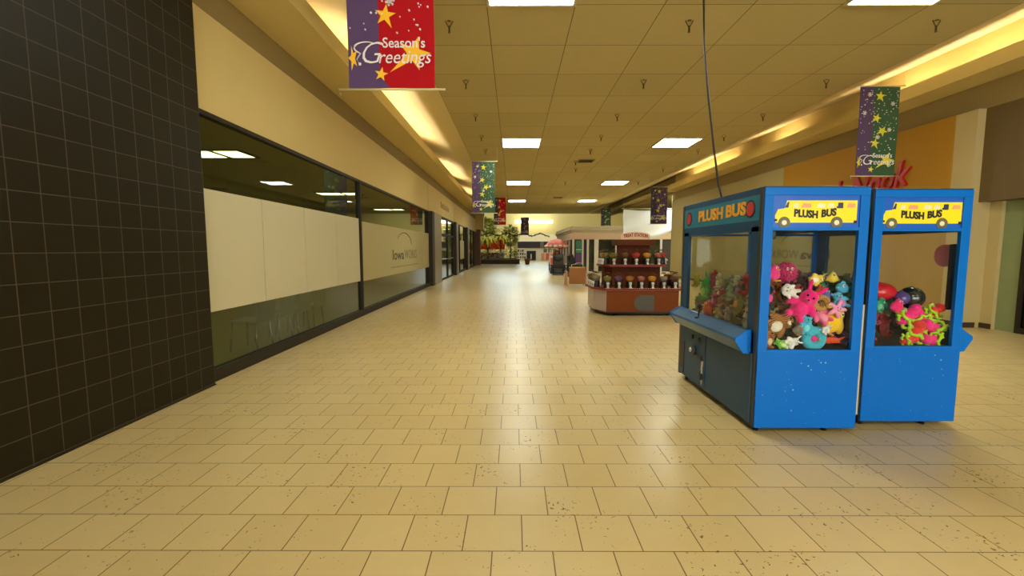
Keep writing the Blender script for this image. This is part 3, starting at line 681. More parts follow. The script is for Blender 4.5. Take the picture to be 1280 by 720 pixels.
def bird(label, p, s, col, beak, rot=(0, 0, 0), grp=G1, white_eye=True, name='plush_bird'):
    t = thing(name, label, 'plush toy', p, 0, grp, rot)
    b = MB().ell((0, 0, 0), (.6*s, .52*s, .62*s)).ell((0, -.08*s, .5*s), (.4*s, .36*s, .36*s))
    for q in (-1, 1): b.ell((q*.58*s, 0, -.02*s), (.15*s, .25*s, .4*s), (0, q*-.35, 0))
    b.ell((0, .0, .88*s), (.08*s, .08*s, .16*s))
    o = b.build('body', fabric(col), t); soft(o, max(.006, s*.06))
    MB().cyl((0, -.38*s, .46*s), (0, -.66*s, .4*s), .13*s, .015*s, 10).build('beak', fabric(beak), t)
    MB().ell((-.2*s, -.35*s, -.6*s), (.16*s, .28*s, .08*s)).ell((.2*s, -.35*s, -.6*s), (.16*s, .28*s, .08*s)).build('feet', fabric(beak), t)
    eyes(t, (0, -.36*s, .6*s), .15*s, .1*s, white_eye); return t
def fuzzy(label, p, s, col, grp=G1):
    t = thing('fuzzy_ball', label, 'plush toy', p, 0, grp); rnd = random.Random(3)
    b = MB().ell((0, 0, 0), .72*s, seg=20)
    for i in range(420):
        z = rnd.uniform(-1, 1); a = rnd.uniform(0, 2*PI); q = math.sqrt(1-z*z); u = Vector((q*math.cos(a), q*math.sin(a), z))
        b.cyl(u*.66*s, u*s*rnd.uniform(.92, 1.1)+Vector((0, 0, -.08*s)), .055*s, .006*s, 5)
    b.build('fur', fabric(col), t)
    eyes(t, (-.1*s, -.8*s, .3*s), .2*s, .13*s); MB().ell((-.1*s, -.95*s, 0), (.1*s, .1*s, .07*s)).build('nose', fabric((240, 170, 60)), t); return t
def ball(label, p, r, m, grp=G2):
    t = thing('shiny_ball', label, 'ball', p, 0, grp)
    MB().ell((0, 0, 0), r, seg=28).build('skin', m, t)
    MB().lathe([(.012, 0), (.012, .008), (.004, .01)], (0, 0, r-.003), 10).build('valve', M_black, t); return t
def star_toy(label, p, s, col, rot=(0, 0, 0), grp=G1):
    t = thing('plush_star', label, 'plush toy', p, 0, grp, rot); b = MB().ell((0, 0, 0), (.42*s, .25*s, .42*s))
    for i in range(5):
        a = PI/2+i*2*PI/5; b.ell((.52*s*math.cos(a), 0, .52*s*math.sin(a)), (.45*s, .18*s, .2*s), (0, -a, 0))
    o = b.build('body', fabric(col), t); soft(o, s*.06); eyes(t, (0, -.24*s, .1*s), .13*s, .05*s, False)
    MB().tube([(-.12*s, -.25*s, -.08*s), (0, -.26*s, -.14*s), (.12*s, -.25*s, -.08*s)], .02*s, 6).build('smile', M_eyeb, t); return t
def snake(label, p, s, m, head_col, rot=(0, 0, 0), grp=G1, turns=1.6, name='plush_snake', thick=.26):
    t = thing(name, label, 'plush toy', p, 0, grp, rot); n = 44; L = []
    for i in range(n):
        u = i/(n-1); a = 2*PI*turns*u; rr = s*(.72-.22*u); L.append((rr*math.cos(a), (u-.5)*.55*s, rr*math.sin(a)))
    MB().tube(L, thick*s, 10, lambda u: .35+.65*min(1, u*5)*min(1, (1-u)*9+.5)).build('coil', m, t)
    e = Vector(L[0]); h = MB().ell(e, (.34*s, .3*s, .26*s)).build('head', fabric(head_col), t)
    for q in (-1, 1):
        c = e+Vector((q*.15*s, -.24*s, .16*s)); k = MB().ell(c, .1*s, seg=10).build('eye', M_eyew, h)
    return t
def ring(label, p, s, col, inner, rot=(0, 0, 0), grp=G1):
    t = thing('plush_ring', label, 'plush toy', p, 0, grp, rot)
    L = [(.62*s*math.cos(2*PI*i/28), 0, .62*s*math.sin(2*PI*i/28)) for i in range(28)]
    b = MB().tube(L + [L[0]], .36*s, 10).ell((.1*s, -.1*s, .75*s), (.35*s, .33*s, .3*s)); o = b.build('body', fabric(col), t); soft(o, s*.06)
    MB().ell((0, -.02*s, 0), (.26*s, .2*s, .26*s)).build('centre_patch', fabric(inner), t); eyes(t, (.1*s, -.4*s, .82*s), .12*s, .07*s); return t
def dangler(label, p, s, col, arm, rot=(0, 0, 0), grp=G2, face=(240, 120, 60)):
    """long-armed plush: pink body, lime arms and legs looped round it"""
    t = thing('long_armed_plush', label, 'plush toy', p, 0, grp, rot)
    b = MB().ell((0, 0, -.15*s), (.5*s, .42*s, .6*s)).ell((0, -.06*s, .5*s), (.44*s, .4*s, .4*s))
    for q in (-1, 1): b.ell((q*.34*s, 0, .5*s), (.12*s, .08*s, .14*s))
    o = b.build('body', fabric(col), t); soft(o, s*.06)
    MB().ell((0, -.3*s, .4*s), (.22*s, .12*s, .18*s)).build('face_patch', fabric(face), t); eyes(t, (0, -.38*s, .52*s), .1*s, .055*s)
    fm = fabric(arm)
    for q in (-1, 1):
        MB().tube([(q*.3*s, 0, .15*s), (q*.62*s, -.1*s, .2*s), (q*.75*s, -.25*s, -.1*s), (q*.55*s, -.42*s, -.35*s), (q*.2*s, -.45*s, -.3*s), (q*-.05*s, -.42*s, -.1*s)], .115*s, 8).build('arm', fm, t)
        MB().tube([(q*.2*s, -.1*s, -.55*s), (q*.42*s, -.25*s, -.72*s), (q*.62*s, -.3*s, -.5*s), (q*.8*s, -.25*s, -.6*s)], .115*s, 8).build('leg', fm, t)
    return t
def wing(label, p, s, c1, c2, rot=(0, 0, 0), grp=G1):
    t = thing('plush_lizard', label, 'plush toy', p, 0, grp, rot)
    b = MB().ell((0, 0, 0), (.95*s, .3*s, .26*s)).ell((-.8*s, -.05*s, .08*s), (.3*s, .26*s, .24*s))
    for i in range(4): b.ell((-.4*s+.3*s*i, -.25*s, -.1*s), (.1*s, .3*s, .1*s), (0, 0, .3))
    b.ell((1.0*s, 0, .1*s), (.4*s, .12*s, .1*s), (0, -.4, 0)); o = b.build('body', fabric(c1), t); soft(o, s*.05)
    for i in range(4): MB().ell((-.5*s+.32*s*i, 0, .26*s), (.12*s, .06*s, .12*s)).build('crest', fabric(c2), t)
    eyes(t, (-.85*s, -.24*s, .18*s), .09*s, .06*s); return t

# ---- left machine, seen through the end window
fuzzy('shaggy magenta ball toy on top of the pile in the left machine', (2.325, 3.80, 1.325), .092, (214, 16, 112))
bird('pink bird plush with yellow feet in the top left corner of the end window', (2.165, 3.70, 1.31), .088, (238, 62, 140), (240, 190, 40), (0, 0, .5))
bear('black plush with pink ears at the left edge of the end window', (2.125, 3.70, 1.135), .105, (30, 24, 26), (236, 60, 140), (0, .3, .4), ear='round')
bear('white floppy-eared dog plush above the hot pink one', (2.30, 3.70, 1.17), .092, (228, 222, 216), None, (0, -1.2, .2), ear='flop', name='plush_dog')
bear('hot pink plush lying diagonally across the middle of the end window', (2.415, 3.685, 1.06), .17, (248, 22, 130), (248, 22, 130), (.1, .55, -.5), ear='long', name='plush_rabbit')
bear('dark maroon plush behind the hot pink one', (2.49, 3.85, 1.20), .13, (58, 18, 24), None, (0, .2, 0), ear='round')
snake('tan and brown curled snake plush right of the hot pink one', (2.53, 3.645, 1.075), .08, pattern('tan curls', (216, 170, 96), (120, 72, 32), 30, 4), (200, 150, 80), (0, .4, 0), turns=2.2)
bear('small rust orange plush behind the curled snake', (2.575, 3.73, 1.165), .065, (190, 70, 36), None, (0, .3, 0))
bear('yellow giraffe-coloured plush lying along the top right of the pile', (2.56, 3.76, 1.262), .085, (236, 206, 70), (240, 236, 220), (0, 1.35, 0), ear='long', name='plush_giraffe')
bird('yellow and black bee plush at the top right of the end window', (2.655, 3.70, 1.275), .062, (226, 196, 50), (30, 26, 20), (0, 0, -.2), name='plush_bee')
fish('sky blue fish plush with a big white eye in the top right corner', (2.695, 3.64, 1.20), .078, (64, 160, 206), (90, 200, 226), (0, .2, .3))
bear('pale blue plush below the fish at the right edge', (2.685, 3.645, 1.10), .088, (84, 176, 216), (226, 120, 190), (0, -.5, -.2))
bird('small purple blue bird plush beside the pale blue one', (2.605, 3.69, 1.135), .058, (92, 104, 176), (226, 110, 170))
bear('rose pink round plush in the middle right of the end window', (2.55, 3.67, .975), .105, (240, 96, 150), (244, 150, 180), (0, -.7, -.2), ear='round', name='plush_pig')
star_toy('pale pink star plush leaning on the rose pink one', (2.64, 3.605, 1.03), .085, (244, 150, 190), (0, .4, 0))
bird('big yellow chick plush at the right of the end window', (2.655, 3.70, .91), .155, (250, 194, 20), (240, 140, 30), (0, .5, -.2), name='plush_chick')
bear('brown and white striped tiger plush lying at the lower left', (2.225, 3.71, .89), .165, (190, 120, 60), (236, 226, 206), (0, 1.2, .1), ear='round', name='plush_tiger', m=pattern('tiger stripes', (196, 132, 72), (66, 38, 22), 26, 2.5))
bear('turquoise plush above the turquoise ring', (2.435, 3.67, .885), .095, (60, 186, 214), (120, 214, 232), (0, .2, 0), ear='round')
ring('turquoise ring plush with a pink centre at the bottom', (2.50, 3.66, .775), .105, (62, 180, 204), (226, 50, 140), (0, .3, 0))
bear('little white rabbit plush with striped ears beside the turquoise ring', (2.565, 3.61, .86), .055, (232, 230, 226), (200, 200, 206), (0, .7, 0), ear='long', name='plush_rabbit')
bird('grey owl plush with large white eyes beside the turquoise one', (2.345, 3.625, .85), .062, (120, 112, 100), (220, 170, 60), (0, .2, .2), name='plush_owl')
bear('white rabbit plush lying on the bottom left of the end window', (2.30, 3.64, .745), .085, (236, 234, 226), (220, 216, 206), (0, 1.3, 0), ear='long', name='plush_rabbit')
bear('green frog-coloured plush at the bottom left', (2.215, 3.635, .735), .066, (118, 196, 66), (220, 230, 150), (0, -1.1, 0), name='plush_frog')
bear('brown dog plush in the bottom left corner of the end window', (2.125, 3.66, .775), .092, (150, 96, 56), (216, 190, 150), (0, .3, .3), ear='flop', name='plush_dog')
wing('orange red lizard plush lying at the bottom right', (2.63, 3.66, .76), .10, (226, 74, 26), (150, 20, 30), (0, -.05, 0))
bear('violet plush squeezed between the yellow chick and the right edge', (2.73, 3.80, .86), .10, (110, 70, 130), None, (0, -.4, -.3))
bear('light green plush at the right edge above the yellow chick', (2.735, 3.76, 1.02), .08, (120, 180, 90), None, (0, -.6, -.3))
bear('dark brown plush deep in the middle of the pile', (2.60, 3.85, 1.02), .12, (52, 34, 28), None, (0, .4, 0))
bear('black plush deep behind the tiger', (2.19, 3.85, 1.02), .12, (34, 28, 28), None, (0, 0, .2))
bear('dark grey plush behind the turquoise one', (2.36, 3.87, .86), .14, (60, 58, 58), None)
bear('navy plush behind the yellow chick', (2.60, 3.88, .81), .11, (40, 44, 76), None)
# ---- left machine, seen through its dusty side window
side = R(-90)
bear('yellow plush at the far end of the side window', (2.10, 5.08, 1.16), .09, (214, 200, 40), None, (0, 0, side), ear='round')
bird('red bird plush behind the yellow one at the far end', (2.30, 5.06, 1.2), .09, (200, 48, 36), (230, 180, 40), (0, 0, side))
bear('green dragon-like plush near the far end of the side window', (2.12, 4.86, 1.09), .15, (52, 160, 66), (150, 200, 90), (0, 0, side), ear='long', name='plush_dragon')
bear('tan bear plush on top in the middle of the side window', (2.12, 4.55, 1.19), .10, (196, 172, 130), (222, 206, 170), (0, 0, side))
bear('red plush with white trim under the tan bear', (2.09, 4.46, 1.08), .07, (176, 44, 40), (226, 222, 214), (0, 1.3, side))
bear('magenta plush low in the middle of the side window', (2.10, 4.60, 1.00), .09, (186, 50, 110), (220, 130, 170), (0, .4, side))
bear('white plush row toy on top beside the tan bear', (2.20, 4.34, 1.21), .085, (206, 200, 190), None, (0, 1.2, side), ear='flop')
bear('grey green plush under the white one in the side window', (2.10, 4.28, 1.10), .09, (140, 150, 120), None, (0, -.6, side))
bear('red plush with black eyes at the near top of the side window', (2.12, 4.03, 1.20), .115, (198, 24, 44), (26, 22, 22), (0, .2, side))
bear('olive and orange plush below the red one at the near side', (2.10, 4.10, 1.03), .12, (128, 122, 50), (214, 130, 50), (0, .5, side))
bear('large grey elephant-coloured plush at the near lower side', (2.13, 3.93, .87), .17, (150, 140, 120), (180, 168, 146), (0, .1, side), ear='flop', name='plush_elephant')
bird('orange red bird plush against the side glass behind the joystick', (2.09, 4.72, .87), .12, (226, 62, 30), (240, 180, 60), (0, 0, side))
bear('olive plush low at the far end of the side window', (2.12, 5.02, .90), .13, (134, 124, 56), None, (0, .2, side))
bear('sandy plush low in the side window beside the orange bird', (2.10, 4.50, .84), .11, (170, 136, 76), (206, 180, 120), (0, -.5, side))
bear('mauve plush low in the middle of the side window', (2.10, 4.29, .89), .10, (150, 110, 126), None, (0, .6, side))
bear('amber plush on the floor of the near side window', (2.07, 4.24, .76), .085, (196, 136, 60), None, (0, 1.2, side))
for i, (x, y, z, s, c, wd) in enumerate(((2.42, 4.15, 1.1, .14, (226, 120, 60), 'orange'), (2.62, 4.1, 1.05, .13, (80, 140, 60), 'moss green'), (2.42, 4.45, 1.1, .14, (90, 70, 130), 'violet'), (2.62, 4.42, 1.08, .13, (210, 190, 160), 'oatmeal'),
                                       (2.42, 4.76, 1.08, .14, (190, 60, 60), 'brick red'), (2.62, 4.75, 1.06, .13, (60, 110, 160), 'steel blue'), (2.5, 5.04, 1.05, .13, (214, 180, 60), 'mustard'))):
    bear('%s plush in the back rows of the left machine' % wd, (x, y, z), s, c, None, (0, .3*(-1)**i, .4*i))
words = [('pale sand', (196, 176, 130)), ('leaf green', (84, 140, 60)), ('dusty rose', (176, 96, 110)), ('slate grey', (96, 100, 104)), ('pumpkin', (206, 110, 40)), ('cream', (210, 200, 176)), ('cocoa', (98, 64, 40)), ('teal', (40, 120, 120)),
         ('lilac', (150, 120, 160)), ('mustard yellow', (190, 160, 50)), ('wine red', (120, 30, 40)), ('sage', (130, 140, 100)), ('denim', (64, 90, 140)), ('peach', (220, 160, 120)), ('ash white', (200, 198, 190)), ('caramel', (170, 116, 56)),
         ('forest green', (44, 90, 50)), ('fuchsia', (210, 40, 120)), ('chestnut', (110, 58, 34)), ('apricot', (226, 160, 90)), ('khaki', (140, 130, 80)), ('plum', (90, 50, 90)), ('brick', (160, 70, 50)), ('sea green', (70, 150, 120))]
k = 0
for j, yy in enumerate((3.92, 4.12, 4.33, 4.54, 4.75, 4.97)):
    for i, zz in enumerate((.82, .98, 1.12)):
        nm, c = words[k]; k += 1
        bear('%s plush in the second row behind the side glass' % nm, (2.235+.02*(i % 2), yy+.05*(i % 2), zz), .15, c, None, (0, .5*(-1)**(i+j), side+.3*(j % 3-1)), G1, ('round', 'flop', 'long')[k % 3])
for j, (xx, zz) in enumerate(((2.40, .99), (2.72, 1.0), (2.16, 1.23), (2.66, .78), (2.44, 1.12), (2.70, 1.15))):
    nm, c = words[k]; k += 1
    bear('%s plush wedged behind the front row of the end window' % nm, (xx-.02, 3.84, zz), .14, c, None, (0, .6*(-1)**j, .2), G1, ('round', 'flop')[j % 2])
# ---- right machine
PK, LM, RD = (244, 36, 130), (176, 220, 30), (226, 50, 44)
M_redsh = mat('shiny red vinyl', (206, 34, 50), .25); M_blksh = mat('shiny black vinyl', (40, 44, 40), .12, coat=.5); M_pursh = mat('shiny violet vinyl', (86, 70, 140), .25)
ball('shiny black ball on top of the pile in the right machine', (3.545, 3.95, 1.085), .098, M_blksh)
o = ball('flattened shiny red ball at the upper left of the right machine', (3.27, 3.98, 1.14), .12, M_redsh); o.scale = (1.15, 1, .7)
ball('small violet ball between the red and the black ball', (3.44, 3.93, 1.085), .062, M_pursh)
bear('teal green plush under the red ball', (3.22, 3.90, 1.03), .085, (40, 150, 110), (120, 200, 150), (0, .6, .2), G2)
bird('pink bird plush under the violet ball', (3.345, 3.86, 1.015), .082, (238, 40, 120), (236, 150, 50), (0, .2, .2), G2)
for i, (x, y, z, s, c, rx, ry, rz, lb) in enumerate((
    (3.43, 3.86, .925, .115, PK, .1, .9, .1, 'pink plush with lime arms below the violet ball'),
    (3.55, 3.88, .955, .105, PK, 0, -.5, -.2, 'pink plush with lime arms under the black ball'),
    (3.665, 3.85, .98, .098, RD, 0, .9, -.2, 'red plush with lime arms at the upper right of the right machine'),
    (3.50, 3.83, .80, .12, RD, 0, .4, 0, 'red plush with lime arms in the middle of the right window'),
    (3.635, 3.83, .835, .11, PK, 0, -.9, -.1, 'pink plush with lime arms hugging itself at the right'),
    (3.42, 3.81, .735, .09, RD, .2, 1.3, .1, 'red plush with lime arms flat on the floor, left of the pink one'),
    (3.60, 3.79, .735, .10, PK, 0, -1.4, 0, 'pink plush with lime arms in the bottom right corner'))):
    dangler(lb, (x, y, z), s, c, LM, (rx, ry, rz))
bear('pink plush squeezed against the right glass', (3.70, 3.92, .97), .085, (240, 60, 130), None, (0, .4, -.5), G2)
for i, (x, y, z, s, c, lb) in enumerate(((3.34, 4.10, .95, .14, (190, 70, 110), 'mauve pink plush just behind the prize chute'), (3.46, 4.12, 1.03, .13, (100, 160, 140), 'sea grey plush beside the red ball'), (3.27, 4.07, .80, .14, (200, 80, 50), 'rust plush low behind the prize chute'), (3.42, 4.08, .82, .13, (150, 40, 50), 'dark red plush behind the prize chute'), (3.20, 4.12, 1.0, .13, (60, 150, 90), 'dark green plush behind the prize chute'), (3.62, 4.2, .86, .13, (60, 60, 66), 'charcoal plush in the back of the right machine'),
                                        (3.58, 4.45, .95, .13, (190, 60, 110), 'rose plush in the back of the right machine'), (3.3, 4.5, .9, .13, (150, 90, 50), 'brown plush in the back of the right machine'), (3.2, 4.25, .8, .1, (90, 90, 100), 'grey plush low behind the prize chute'))):
    bear(lb, (x, y, z), s, c, None, (0, .3*(-1)**i, .2*i), G2)

# ------------------------------------------------------------------ candy kiosk and its vending heads
M_wood = mat('orange brown laminate', (124, 58, 0), .55, vary=.12, scale=3, spec=.3); M_wood2 = mat('dark cherry wood', (92, 44, 18), .7, vary=.15, spec=.2); M_trim = mat('cherry red counter', (134, 48, 24), .5, spec=.3)
ks = thing('candy_kiosk', 'stepped orange brown candy kiosk with a grey patch on its front', 'kiosk', (2.9, 10.0, 0))
MB().prism([(-.81, 0), (.84, 0), (1.0, .5), (1.0, 1.3), (.84, 1.75), (-.8, 1.75), (-1.0, 1.3), (-1.0, .5)], 'z', .10, .58).build('base_cabinet', mat('pale metal laminate', (186, 168, 160), .4), ks)
MB().box((-.8, -.012, .09), (.83, .0, .57), .002).build('front_panel', M_wood, ks)
MB().prism([(-.79, .03), (.82, .03), (.96, .5), (.96, 1.3), (.82, 1.7), (-.78, 1.7), (-.96, 1.3), (-.96, .5)], 'z', .045, .10).build('plinth', M_black, ks)
for x in (-.6, .62):
    for y in (.12, 1.5): MB().cyl((x-.012, y, .035), (x+.012, y, .035), .035, seg=14).build('caster', M_black, ks)
MB().prism([(-.86, -.05), (.9, -.05), (1.06, .48), (1.06, 1.32), (.9, 1.8), (-.86, 1.8), (-1.06, 1.32), (-1.06, .48)], 'z', .58, .625).build('counter', M_trim, ks)
MB().box((.0, -.02, .12), (.28, -.012, .47)).cyl((.0, -.018, .3), (.0, -.012, .3), .17, seg=28, smooth=False).build('grey_patch', mat('grey sticker', (84, 84, 74), .5), ks)
MB().prism([(-.56, .55), (.56, .55), (.68, .85), (.68, 1.2), (-.68, 1.2), (-.68, .85)], 'z', .625, 1.10).build('riser', M_wood2, ks)
MB().prism([(-.66, .38), (.66, .38), (.8, .8), (.8, 1.25), (-.8, 1.25), (-.8, .8)], 'z', 1.10, 1.15).build('shelf', M_trim, ks)
MB().box((-.36, .72, 1.15), (.36, 1.0, 1.64)).build('column', M_wood2, ks)
MB().box((-.46, .6, 1.60), (.46, 1.1, 1.74), .008).build('canopy', M_wood2, ks)
P = [(-.34, 1.74), (.34, 1.74), (.34, 1.82)] + [(.34*math.cos(R(a)), 1.83+.09*math.sin(R(a))) for a in range(10, 171, 16)] + [(-.34, 1.82)]
MB().prism(P, 'y', .62, .66).build('sign_board', mat('pinkish sign board', (226, 186, 150), .5), ks)
text('TREAT STATION', .1, mat('dark red sign letters', (130, 34, 22), .5), ks, (0, .616, 1.82), FRONT, width=.58, extrude=.003, bold=.004, warp=lambda x, z: (x, z*1.1+.045*math.cos(x*4.2)-.02))
m = MB()
for i in range(34): m.ell((-.82+.05*i, -.05, .632), .009, seg=8)
m.build('counter_studs', M_whp, ks)
M_cap = mat('chrome dispenser', (216, 212, 204), .3, .3); M_globe = glass('candy box plastic', (.96, .97, .94), .7)
def candy_head(cname, rgb, kind):
    t = thing('candy_dispenser', 'candy dispenser', 'candy dispenser', (0, 0, -50), 0)
    MB().lathe([(.085, 0), (.09, .01), (.08, .05), (.08, .135), (.085, .15)], seg=14).build('base', M_black, t)
    d = MB().lathe([(.03, .0), (.03, .04), (.02, .06), (.034, .08), (.04, .12), (.03, .14)], (0, -.075, 0), 10).box((-.03, -.11, .0), (.03, -.06, .022), .005).build('dispenser', M_cap, t)
    MB().ell((0, -.115, .1), .018, seg=10).build('handle', M_cap, d)
    if kind == 'round': gl = [(.07, .15), (.098, .2), (.105, .25), (.09, .31), (.05, .335)]
    else: gl = [(.085, .15), (.095, .17), (.095, .31), (.06, .335)]
    MB().lathe(gl, seg=16).build('clear_globe', M_globe, t)
    MB().lathe([(.06, .152), (.088, .2), (.09, .255), (.04, .275)], seg=14).build('candy_fill', pattern('candy '+cname, tuple(int(v*.7) for v in rgb), tuple(min(255, int(v*1.0+10)) for v in rgb), 42, 12, 'RINGS'), t)
    MB().lathe([(.052, .335), (.05, .35), (.02, .358)], seg=14).build('lid', M_wood2, t)
    return t
cols = [('olive', (128, 116, 40)), ('purple', (104, 60, 96)), ('orange', (190, 110, 30)), ('pink', (176, 96, 84)), ('amber', (214, 140, 30)), ('pale', (150, 128, 112)), ('brown', (120, 70, 34)), ('red', (196, 50, 50))]
protos = {c: candy_head(c, rgb, 'round') for c, rgb in cols}
used = set()
def put(c, x, y, z, rz, lb, grp):
    p = protos[c]
    if c not in used: used.add(c); p.location = (2.9+x, 10.0+y, z); p.rotation_euler = (0, 0, rz); p['label'] = lb; p['group'] = grp
    else: dup(p, (2.9+x, 10.0+y, z), lb, rz, grp)
LOW, UP = 'candy dispensers on the counter', 'candy dispensers on the upper shelf'
for i, c in enumerate(('olive', 'purple', 'orange', 'pink', 'amber', 'pale', 'brown')):
    put(c, -.76+.255*i, .12, .625, 0, '%s candy dispenser on the front edge of the counter, number %d from the left' % (c, i+1), LOW)
for i, c in enumerate(('olive', 'brown', 'red', 'amber', 'pink')):
    put(c, -.54+.262*i, .52, 1.15, 0, '%s candy dispenser on the front edge of the upper shelf, number %d from the left' % (c, i+1), UP)
for i, c in enumerate(('pale', 'olive', 'brown', 'pale')):
    put(c, -.93+.0*i, .52+.27*i, .625, R(-75), '%s candy dispenser on the left side of the counter, number %d from the front' % (c, i+1), LOW)
    if i < 3: put(('olive', 'amber', 'olive')[i], -.68, .72+.2*i, 1.15, R(-70), '%s candy dispenser on the left side of the upper shelf, number %d from the front' % (('olive', 'amber', 'olive')[i], i+1), UP)
    if i < 3: put(('pale', 'brown', 'orange')[i], .93, .5+.27*i, .625, R(75), '%s candy dispenser on the right side of the counter, number %d from the front' % (('pale', 'brown', 'orange')[i], i+1), LOW)
    if i < 2: put(('red', 'red')[i], .68, .74+.22*i, 1.15, R(70), 'red candy dispenser on the right side of the upper shelf, number %d from the front' % (i+1), UP)
for c in protos:
    if c not in used: bpy.data.objects.remove(protos[c])

# ------------------------------------------------------------------ seats in the concourse
M_chair = mat('black leather', (32, 30, 28), .45, bump=.2); M_bench = mat('honey oak', (150, 96, 36), .45, vary=.15, scale=4); M_bench2 = mat('pale birch arm', (188, 138, 104), .5)
a = thing('wooden_armchair', 'wooden armchair seen from behind left of the candy kiosk', 'armchair', (2.55, 17.95, 0))
MB().box((-.3, 0, .1), (.36, .06, .76), .01).build('back_panel', M_bench, a)
MB().box((-.3, -.0, .74), (.36, .1, .79), .01).build('top_rail', mat('pale oak rail', (190, 160, 90), .5), a)
MB().box((-.3, .06, .36), (.36, .66, .46), .02).build('seat_cushion', mat('rust cushion', (140, 70, 40), .8), a)
for s, x in ((-1, -.36), (1, .36)):
    MB().box((x, .0, .56), (x+.06*s, .68, .61), .008).build('armrest', M_bench2, a)
    for y in (.02, .6): MB().box((x, y, 0), (x+.06*s, y+.06, .56), .006).build('leg', M_bench2, a)
def massage_chair(label, loc, rz, s=1.0):
    t = thing('massage_chair', label, 'massage chair', loc, rz, 'massage chairs')
    MB().prism([(-.1, .32), (.1, .30), (.02, .9), (-.1, 1.2), (-.2, 1.22), (-.26, 1.1), (-.2, .6)], 'x', -.31*s, .31*s).build('backrest', M_chair, t)
    MB().ell((0, -.2, 1.0), (.27, .12, .22)).build('headrest_pad', M_chair, t)
    MB().box((-.3*s, -.2, .1), (.3*s, .5, .42), .05).build('seat', M_chair, t)
    for q in (-1, 1): MB().box((q*.31*s, -.25, .08), (q*.43*s, .5, .62), .05).build('armrest', M_chair, t)
    MB().box((-.26*s, .5, .12), (.26*s, .68, .45), .05).build('leg_rest', M_chair, t)
    MB().box((-.3*s, -.25, 0), (.3*s, .4, .1)).build('base', M_dgrey, t)
    m = MB()
    for q in (-1, 1): m.tube([(q*.44*s, -.25, .12), (q*.445*s, -.26, .4), (q*.44*s, -.2, .6), (q*.44*s, .1, .64)], .025, 8)
    m.build('chrome_side_rail', M_chrome, t); return t
massage_chair('black massage chair in the open, nearer the middle of the concourse', (2.56, 25.7, 0), 0)
massage_chair('black massage chair partly behind the wooden armchair', (3.5, 26.4, 0), -1.35)

# ------------------------------------------------------------------ white corner shop on the right
M_kw = mat('peach cream paint', (218, 186, 150), .6); M_post = mat('white post paint', (226, 214, 192), .6)
kb = thing('corner_shop', 'white corner shop with a stepped cornice beyond the candy kiosk', 'shop', (3.95, 30.0, 0))
MB().box((.15, .12, 0), (8.45, 10.5, 2.2)).build('inner_wall', mat('dim shop wall', (70, 62, 50), .8), kb)
MB().box((0, 0, 2.15), (8.5, 10.8, 2.62), .01).build('fascia', M_kw, kb)
for z, o_, h in ((2.62, .08, .12), (2.74, .2, .1), (2.84, .1, .2)): MB().box((-o_, -o_, z), (8.5, 10.8, z+h), .02).build('cornice', mat('cornice paint', (206, 190, 150), .6), kb)
for x in (0, .62, .98, 1.48, 1.62, 2.9, 4.3, 5.9): MB().box((x, 0, 0), (x+.14, .14, 2.15), .008).build('post', M_post, kb)
for y in (2, 4, 6, 8, 10): MB().box((0, y, 0), (.14, y+.2, 2.15), .008).build('post', M_post, kb)
for x0_, x1_ in ((1.12, 1.48), (1.76, 2.9), (3.04, 4.3), (4.44, 5.9)): MB().box((x0_, .05, .1), (x1_, .06, 2.12)).build('shop_pane', M_glass, kb)
ps = thing('poster_panel', 'tall green and purple poster in the white corner shop front', 'poster', (4.16, 29.92, 0))
MB().box((.0, 0, .1), (.42, .06, 2.1)).build('frame', M_black, ps)
for z0, z1, c in ((1.56, 2.06, (36, 110, 62)), (1.42, 1.52, (110, 190, 110)), (1.25, 1.40, (46, 128, 70)), (.62, 1.22, (84, 36, 90)), (.14, .55, (66, 30, 60)), (.55, .60, (190, 120, 170))):
    MB().box((.03, -.006, z0), (.39, 0, z1)).build('colour_band', mat('poster %d' % c[0], c, .4), ps)
# hanging white sheet in the side court
sb = MB(); n = 16; rows_ = []
for i in range(n+1):
    u = i/n; x = 6.6+u*2.95; zt = 3.88 - .06*math.sin(PI*u) ; zb_ = 2.02 + .62*max(0, (u-.45)/.55)**1.6
    rows_.append([(x, 27.0+.10*math.sin(3*u+j*1.2), zt+(zb_-zt)*j/6) for j in range(7)])
V = [[sb.bm.verts.new(p) for p in r_] for r_ in rows_]; V2 = [[sb.bm.verts.new((p[0], p[1]+.01, p[2])) for p in r_] for r_ in rows_]
for i in range(n):
    for j in range(6):
        f = sb.bm.faces.new((V[i][j], V[i+1][j], V[i+1][j+1], V[i][j+1])); f.smooth = True
        f = sb.bm.faces.new((V2[i][j+1], V2[i+1][j+1], V2[i+1][j], V2[i][j])); f.smooth = True
for i in range(n):
    sb.bm.faces.new((V[i][0], V2[i][0], V2[i+1][0], V[i+1][0])); sb.bm.faces.new((V[i][6], V[i+1][6], V2[i+1][6], V2[i][6]))
sheet = thing('hanging_sheet', 'large white cloth sheet hanging over the side court', 'cloth')
sb.build('cloth', mat('white sheet', (236, 238, 236), .8, vary=.02), sheet)
m = MB().cyl((6.5, 27.0, 3.92), (9.6, 27.0, 3.92), .03); m.build('hanging_rail', M_white, sheet)
MB().cyl((6.6, 27.0, 3.92), (6.6, 27.0, 4.86), .008, seg=6).cyl((9.5, 27.0, 3.92), (9.5, 27.0, 4.86), .008, seg=6).build('hanging_wires', M_white, sheet)
